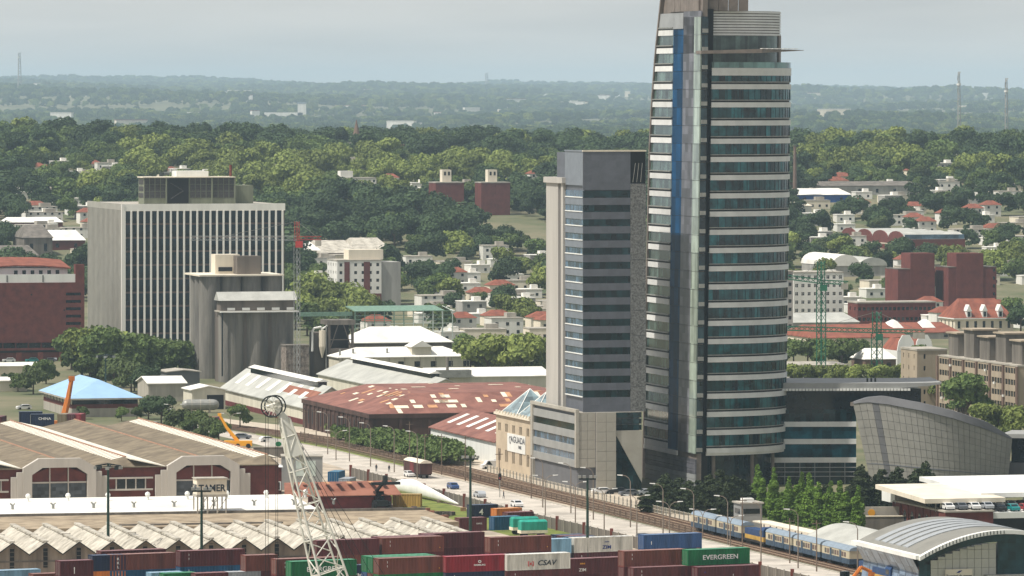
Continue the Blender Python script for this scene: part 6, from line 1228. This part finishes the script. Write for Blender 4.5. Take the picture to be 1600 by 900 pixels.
# orange telescopic crane and yellow jib by the pavilion
for lab, a, b, r_, mk in (('orange telescopic crane arm rising before the blue roof', (98, 668), (112, 592), 1.0, 'box_orange'), ('small yellow crane jib leaning behind the hall roof', (372, 700), (343, 648), .55, 'amber')):
    p = G(*a); q = thing('mobile_crane', lab, 'mobile crane', p, 0); t = AT(b[0], b[1], p.y)-p; MB().tube((0, 0, 1.6), tuple(t*.6), r_, 6, r_*.8).build('outer_boom', M[mk], q); MB().tube(tuple(t*.6), tuple(t), r_*.72, 6, r_*.6).build('inner_boom', M[mk], q); MB().box(-3.5, 3.5, -1.3, 1.3, .6, 1.8).build('carrier', M[mk], q); MB().box(t.x-r_*.8, t.x+r_*.8, t.y-r_*.6, t.y+r_*.6, t.z-r_*.5, t.z+r_*.7).build('boom_head', M[mk], q)
    for x in (-2.6, 0, 2.6): MB().tube((x, -1.4, .6), (x, 1.4, .6), .6, 12).build('wheel_pair', M['black'], q)
# ================================================================ TREES
def leafmat(k, rgb, rgb2, rand=.3): return mat(k, rgb, .75, 0, .35, rgb2=rgb2, rand=rand, trans=.2, spec=.2)
LM = dict(plane=leafmat('leaf_plane', (132,142,74), (92,106,54)), dark=leafmat('leaf_dark', (76,94,60), (50,68,44)), mid=leafmat('leaf_mid', (106,122,68), (72,92,50)), poplar=leafmat('leaf_poplar', (116,144,60), (76,106,42), .12), pine=leafmat('leaf_pine', (62,72,44), (42,54,36), .12), olive=leafmat('leaf_olive', (92,104,62), (68,82,48)))
defm('bark', (98,84,70), .95, .2, 2)
def leaves(seed, lobes, n, size, flat=.5, mt='mid'):
    r = np.random.default_rng(seed); V = []; Fc = []; wts = np.array([l[3]*l[4]+l[3]*l[5] for l in lobes]); wts /= wts.sum()
    which = r.choice(len(lobes), n, p=wts); d = r.normal(size=(n, 3)); d /= np.linalg.norm(d, axis=1)[:, None]
    d[:, 2] = np.where(d[:, 2] < -.35, -d[:, 2]*.6, d[:, 2]); rad = r.uniform(.72, 1.06, n)
    L_ = np.array(lobes)[which]; c = L_[:, :3]+d*L_[:, 3:6]*rad[:, None]
    nrm = d+r.normal(size=(n, 3))*flat; nrm /= np.linalg.norm(nrm, axis=1)[:, None]
    t = np.cross(nrm, r.normal(size=(n, 3))); t /= np.linalg.norm(t, axis=1)[:, None]; b = np.cross(nrm, t); s = size*r.uniform(.6, 1.35, n)[:, None]
    bend = nrm*s*.35
    P = np.stack([c-t*s-b*s*.7-bend, c+t*s*.9-b*s*.55, c+t*s+b*s*.75-bend, c-t*s*.8+b*s*.6], 1).reshape(-1, 3)
    me = bpy.data.meshes.new('crown'); me.from_pydata(P.tolist(), [], [(4*i, 4*i+1, 4*i+2, 4*i+3) for i in range(n)]); me.materials.append(LM[mt]); me.update(); return me
def broad(seed, R_, H, n, size, mt, flatc=.7):
    r = random.Random(seed); lb = [(0, 0, H*.56, R_*.74, R_*.74, H*.38)]
    for k in range(13): a = k*2.4+r.uniform(-.3, .3); q = r.uniform(.45, .68); lb.append((R_*q*math.cos(a), R_*q*math.sin(a), H*(.26+.55*((k*5) % 13)/13), R_*r.uniform(.28, .42), R_*r.uniform(.28, .42), H*r.uniform(.13, .2)))
    return leaves(seed, lb, n, size, .35, mt)
def column_(seed, R_, H, n, size, mt, low=.08):
    r = random.Random(seed); lb = []
    for k in range(9): t = k/8; z = H*(low+(.93-low)*t); w = R_*(1-.75*max(0, t-.35)/.65)*(.8+.2*min(1, t*4)); lb.append((r.uniform(-.15, .15)*R_, r.uniform(-.15, .15)*R_, z, w, w, H*.1))
    for k in range(10): a = r.uniform(0, 6.28); z = r.uniform(.12, .7)*H; lb.append((R_*.6*math.cos(a), R_*.6*math.sin(a), z, R_*.42, R_*.42, H*.1))
    return leaves(seed, lb, n, size, .6, mt)
def conifer(seed, R_, H, n, size, mt):
    r = random.Random(seed); lb = []
    for k in range(8): t = k/7; w = R_*(1-t*.86); lb.append((0, 0, H*(.14+.82*t), w, w, H*.055))
    for k in range(14): a = r.uniform(0, 6.28); t = r.uniform(0, .7); w = R_*(1-t*.86); lb.append((w*.75*math.cos(a), w*.75*math.sin(a), H*(.14+.82*t), w*.4, w*.4, H*.05))
    return leaves(seed, lb, n, size, .7, mt)
def trunk(H, r_, spread):
    m = MB().tube((0, 0, -1), (0, 0, H*.45), r_, 7, r_*.65)
    for k in range(5): a = k*1.257; m.tube((0, 0, H*(.3+.03*k)), (spread*.55*math.cos(a), spread*.55*math.sin(a), H*.68), r_*.5, 5, r_*.15)
    m.tube((0, 0, H*.45), (0, 0, H*.8), r_*.6, 5, r_*.2); return m.mesh('trunk', M['bark'])
# kinds: (crown mesh, trunk mesh, height, radius)
TK = {}
for k in range(3): TK[f'plane{k}'] = (broad(20+k, 7.6, 13.5, 1900, .58, 'plane'), trunk(13, .45, 6), 13.5, 7.6, 'broad yellow green plane tree')
for k in range(3): TK[f'dark{k}'] = (broad(30+k, 7.4, 14, 1800, .58, 'dark'), trunk(14, .45, 6), 14, 7.4, 'broad dark green tree')
for k in range(3): TK[f'mid{k}'] = (broad(40+k, 6.4, 12.5, 1700, .54, 'mid'), trunk(12, .4, 5), 12.5, 6.4, 'rounded mid green tree')
TK['olive0'] = (broad(50, 5, 9.5, 1400, .46, 'olive'), trunk(9, .3, 4), 9.5, 5, 'small grey green tree')
for k in range(2): TK[f'poplar{k}'] = (column_(60+k, 1.9, 14.5, 4600, .25, 'poplar', .03), trunk(12, .2, 1), 14.5, 1.8, 'slim upright poplar')
for k in range(2): TK[f'pine{k}'] = (column_(70+k, 3.1, 10.5, 3000, .32, 'pine', .06), trunk(9, .2, 1.5), 10.5, 3, 'dark feathery conifer')
TK['tall0'] = (column_(80, 3.4, 20, 1300, .6, 'dark', .2), trunk(18, .35, 2), 20, 3.4, 'tall narrow dark tree')
TK['bush0'] = (leaves(90, [(0, 0, 1.2, 2.6, 2.2, 1.3), (1.8, .6, 1, 1.6, 1.6, 1.2), (-1.7, -.4, 1.1, 1.6, 1.5, 1.2)], 900, .26, .6, 'mid'), trunk(1.6, .1, 1), 2.4, 2.8, 'low leafy bush')
TREES = []; NT = [0]
def tree(kind, p, s, label, group=None, sz=None):
    cm, tm, H, Rr, _ = TK[kind]; q = thing('tree' if kind != 'bush0' else 'bush', label, 'tree' if kind != 'bush0' else 'bush', p, rnd.uniform(0, 6.28), group); q.scale = (s, s, sz or s)
    link('crown', cm, q); link('trunk', tm, q); NT[0] += 1; TREES.append((p.x, p.y, Rr*s)); return q
# poplars
for k, (px, py, yt) in enumerate(((1183, 806, 732), (1192, 808, 752), (1208, 812, 736), (1222, 815, 772), (1234, 818, 750), (1252, 822, 744), (1264, 823, 745), (1279, 826, 758), (1297, 829, 757), (1313, 832, 757), (1322, 834, 772), (1340, 836, 764))):
    p = G(px, py); h = ZT(yt, p.y); s = h/14.5; q = tree(f'poplar{k % 2}', p, s, f'upright bright green poplar beside the station, {ORD[k]} from the left', 'row of poplars'); q.scale = (.82+.15*(k % 3 == 0), .82+.15*(k % 3 == 0), s*1.06)
PN = [(1022,800,762),(1040,800,741),(1058,802,748),(1076,803,752),(1092,804,752),(1110,805,742),(1128,806,736),(1146,806,744),(1160,806,750),(1172,806,760),(1336,802,758),(1346,800,728),(1376,800,735),(1402,800,731),(1432,800,734),(1446,800,723),(1534,776,752),(1556,776,750),(1240,795,762),(1290,797,758),(1415,804,770)]
for k, (px, py, yt) in enumerate(PN):
    p = G(px, py); h = ZT(yt, p.y); q = tree(f'pine{k % 2}', p, h/10.5, f'dark feathery tree at the tower foot, {ORD[k]} from left' if k < 10 else f'dark conifer before the curved hall, {ORD[k-10]} in the row', 'dark trees at the tower foot' if k < 10 else 'conifers before the curved hall'); q.scale = (1.15, 1.15, h/10.5)
# hand placed nearer trees: kind, photo x, base row, height in photo rows
HP = [('mid0',112,578,66),('mid1',128,588,80),('plane0',146,590,84),('mid2',160,594,90),('plane1',176,592,84),('mid1',192,594,78),('mid2',206,592,76),('mid0',222,592,72),('mid1',238,590,68),('mid2',252,590,64),('mid1',266,590,64),('mid2',280,590,62),('mid0',294,588,60),('olive0',205,615,56),('olive0',178,606,56),('mid1',140,604,56),('dark0',226,620,52),('dark1',210,612,44),('mid1',28,612,32),('olive0',52,616,48),('mid0',72,600,42),('dark1',14,606,24),('dark1',252,662,46),('dark2',232,655,40),('olive0',272,676,40),('olive0',286,682,46),('mid1',304,684,46),('olive0',325,690,44),('mid2',342,692,38),('mid0',375,668,40),('mid1',130,655,22),('mid2',190,658,24),('mid0',214,656,22),('olive0',150,780,22),('mid0',192,786,24)]
CNT = {}
def nth(lab): CNT[lab] = CNT.get(lab, -1)+1; return f'{lab}, {ORD[CNT[lab]]} of its kind from the left'
for k, (kd, px, py, hpx) in enumerate(sorted(HP, key=lambda t: t[1])):
    p = G(px, py); s = hpx*p.y/F/TK[kd][2]; where = 'before the finned block' if py < 600 and px > 90 else ('at the left edge' if px < 90 else ('before the arched hall' if py > 770 else 'behind the brown hall roofs')); tree(kd, p, s, nth(f'{TK[kd][4]} {where}'), f'trees {where}')
for k in range(80):
    px = rr_.uniform(524, 706); yb = np.interp(px, [524, 600, 706], [690, 706, 728])+rr_.uniform(-16, 0); tree('bush0', G(px, yb), rr_.uniform(.8, 1.9), 'green bush on the bank between the tracks and rust warehouse', 'bushes on the bank')
RB = [('plane0',1236,604,38),('plane1',1258,606,40),('plane2',1282,606,38),('plane0',1306,607,40),('plane1',1330,607,38),('plane2',1354,606,40),('plane0',1378,607,40),('plane1',1402,606,38),('plane2',1424,607,42),('plane0',1446,607,40),('mid0',1240,572,46),('mid1',1262,575,50),('mid2',1290,578,52),('mid0',1316,578,54),('mid1',1336,575,48),('mid2',1440,580,44),('plane1',1482,640,60),('mid0',1512,662,86),('mid1',1498,650,60),('plane2',1560,690,62),('plane0',1590,694,64),('plane1',1536,676,50),('plane2',735,590,66),('plane0',762,595,78),('plane1',790,592,74),('plane2',815,596,80),('plane0',840,594,72),('mid0',722,560,42),('dark1',1595,520,50)]
for kd, px, py, hpx in sorted(RB, key=lambda t: t[1]):
    p = G(px, py); s = hpx*p.y/F/TK[kd][2]; wh = 'behind the annex roof' if px < 1470 and py > 590 and px > 1200 else ('before the concrete flats' if px > 1470 else ('behind the rust warehouse' if px < 900 else 'around the green cranes')); tree(kd, p, s, nth(f'{TK[kd][4]} {wh}'), f'{TK[kd][4]}s {wh}')
# the wooded slopes: largest ones as single trees, the rest as one wood
tr = random.Random(5); pts = []
def ok_tree(x, y, r_):
    if not free(x, y, r_*.25): return False
    return all((x-a)**2+(y-b)**2 > (.42*(r_+c))**2 for a, b, c in TREES)
dens = lambda x, y: noise.noise(Vector((x*.006, y*.004, 9.0)))
y = 2010.0
cells = {}
def clash(x, y, r_):
    cx, cy_ = int(x//14), int(y//14)
    for i in (-1, 0, 1):
        for j in (-1, 0, 1):
            for (a, b, c) in cells.get((cx+i, cy_+j), ()):
                if (x-a)**2+(y-b)**2 < (.7*(r_+c))**2: return True
    return False
for (a, b, c) in TREES: cells.setdefault((int(a//14), int(b//14)), []).append((a, b, c))
tries = 0
while tries < 15000:
    tries += 1; y = 2050+1750*tr.random()**.8; half = 800*y/F+30; x = tr.uniform(-half, half); px = 800+x*F/y
    if y < 2330 and (px < 450 or 850 < px < 1220): continue
    dn = dens(x, y); city = (px > 1225 and y < 3000) or (620 < px < 860 and y < 2650) or (px < 135 and y < 2900)
    if city and tr.random() < .55: continue
    if y < 2330 and tr.random() < .5: continue
    big = noise.noise(Vector((x*.004, y*.003, 2.0)))
    mixd = big+tr.gauss(0, .2); kd = ('plane' if mixd > .22 else ('dark' if mixd < .0 else 'mid'))+str(tr.randrange(3)); u = tr.random()
    if u < .012: kd = 'tall0'
    elif u < .06: kd = 'olive0'
    s = tr.uniform(.6, 1.1) if city else tr.choice((tr.uniform(.55, .9), tr.uniform(.8, 1.2), tr.uniform(1.1, 1.55)))
    if kd == 'tall0': s = tr.uniform(.7, .95)
    r_ = TK[kd][3]*s
    if clash(x, y, r_) or not free(x, y, r_*.3): continue
    cells.setdefault((int(x//14), int(y//14)), []).append((x, y, r_)); pts.append((x, y, terr(x, y), s, kd))
pts.sort(key=lambda t: t[1]/t[3]); ntree = sum(1 for o in COL.objects if o.name.startswith('tree')); lim = 292-ntree
def zone(x, y):
    px = 800+x*F/y
    return 'left of the finned block' if px < 140 else 'behind the finned block' if px < 450 else 'on the slope left of the dark block' if px < 860 else 'behind the towers' if px < 1230 else 'right of the glass tower'
for (x, y, z, s, kd) in pts[:lim]: tree(kd, Vector((x, y, z-.3)), s, f'{TK[kd][4]} {zone(x, y)}', f'{TK[kd][4]}s {zone(x, y)}')
rest = pts[lim:]
# far hills: bigger clumps thinning towards the skyline
for k in range(34000):
    y = 3800+26000*tr.random()**.85; half = 830*y/F+60; x = tr.uniform(-half, half)
    if y > 4300 and dens(x*.25, y*.4) < -.12+.1*tr.random() and y < 27000: continue
    kd = tr.choice(('dark0', 'dark1', 'mid0', 'mid2', 'plane1', 'dark2', 'mid1')) if tr.random() > .004 else 'tall0'; rest.append((x, y, terr(x, y), tr.uniform(1.0, 1.6)*(1+max(0, y-6000)/30000), kd))
kinds = [k for k in TK if k[:4] in ('plan', 'dark', 'mid0', 'mid1', 'mid2', 'oliv', 'tall')]; proto = {}
for o in COL.objects:
    if o.name.split('.')[0] == 'crown':
        for k in kinds:
            if o.data == TK[k][0] and k not in proto: proto[k] = o
kinds = sorted(proto)
def wood(name, label, items):
    me = bpy.data.meshes.new(name); me.from_pydata([(x, y, z-.5) for x, y, z, s, k in items], [], [])
    for an, tp, vals in (('tree_size', 'FLOAT', [t[3] for t in items]), ('tree_kind', 'INT', [kinds.index(t[4]) if t[4] in kinds else 0 for t in items]), ('tree_turn', 'FLOAT', [tr.uniform(0, 6.28) for t in items])):
        at = me.attributes.new(an, tp, 'POINT'); at.data.foreach_set('value', vals)
    o = link(name, me); o['kind'] = 'stuff'; o['label'] = label; o['category'] = 'woodland'
    ng = bpy.data.node_groups.new(name, 'GeometryNodeTree'); ng.interface.new_socket('Geometry', in_out='INPUT', socket_type='NodeSocketGeometry'); ng.interface.new_socket('Geometry', in_out='OUTPUT', socket_type='NodeSocketGeometry'); N = ng.nodes; K_ = ng.links.new
    gi, go = N.new('NodeGroupInput'), N.new('NodeGroupOutput'); ip = N.new('GeometryNodeInstanceOnPoints'); jn = N.new('GeometryNodeJoinGeometry')
    for k in reversed(kinds):
        oi = N.new('GeometryNodeObjectInfo'); oi.inputs['Object'].default_value = proto[k]; oi.inputs['As Instance'].default_value = True; oi.transform_space = 'ORIGINAL'; K_(oi.outputs['Geometry'], jn.inputs[0])
    def attr(nm, tp): a = N.new('GeometryNodeInputNamedAttribute'); a.data_type = tp; a.inputs['Name'].default_value = nm; return a.outputs['Attribute']
    cx_ = N.new('ShaderNodeCombineXYZ'); K_(attr('tree_turn', 'FLOAT'), cx_.inputs['Z'])
    K_(gi.outputs[0], ip.inputs['Points']); K_(jn.outputs[0], ip.inputs['Instance']); ip.inputs['Pick Instance'].default_value = True; K_(attr('tree_kind', 'INT'), ip.inputs['Instance Index']); K_(cx_.outputs[0], ip.inputs['Rotation']); K_(attr('tree_size', 'FLOAT'), ip.inputs['Scale']); K_(ip.outputs[0], go.inputs[0])
    o.modifiers.new('trees', 'NODES').node_group = ng
wood('woodland', 'dense green woodland covering the slopes and far hills', rest)
print('trees', NT[0], 'rest', len(rest), kinds)
# pale far buildings scattered in the haze
fh_ = random.Random(21)
for k in range(46):
    y = fh_.uniform(10500, 21000); x = fh_.uniform(-760, 760)*y/F; w = fh_.uniform(16, 80); z = terr(x, y); q = thing('far_building', 'pale distant building in the hazy valley', 'building', Vector((x, y, z)), R(fh_.uniform(-20, 20)), 'distant pale buildings'); h = fh_.uniform(14, 26); MB().box(0, w, 0, 14, -5, h).build('wall', M['white_wall'] if k % 4 else M['cream'], q); MB().box(-.5, w+.5, -.5, 14.5, h, h+1).build('roof', M['white_roof'] if k % 3 else M['tile'], q)
# ================================================================ AIR
hz = MB().box(-9500, 9500, -300, 42000, -60, 262)
hm = bpy.data.materials.new('haze'); hm.use_nodes = True; n_ = hm.node_tree; n_.nodes.clear()
pv = n_.nodes.new('ShaderNodeVolumePrincipled'); pv.inputs['Color'].default_value = (.63, .83, 1, 1); pv.inputs['Density'].default_value = 4.3e-5; pv.inputs['Anisotropy'].default_value = .1
oo = n_.nodes.new('ShaderNodeOutputMaterial'); n_.links.new(pv.outputs[0], oo.inputs['Volume'])
struct(hz.build('haze', hm), 'stuff')
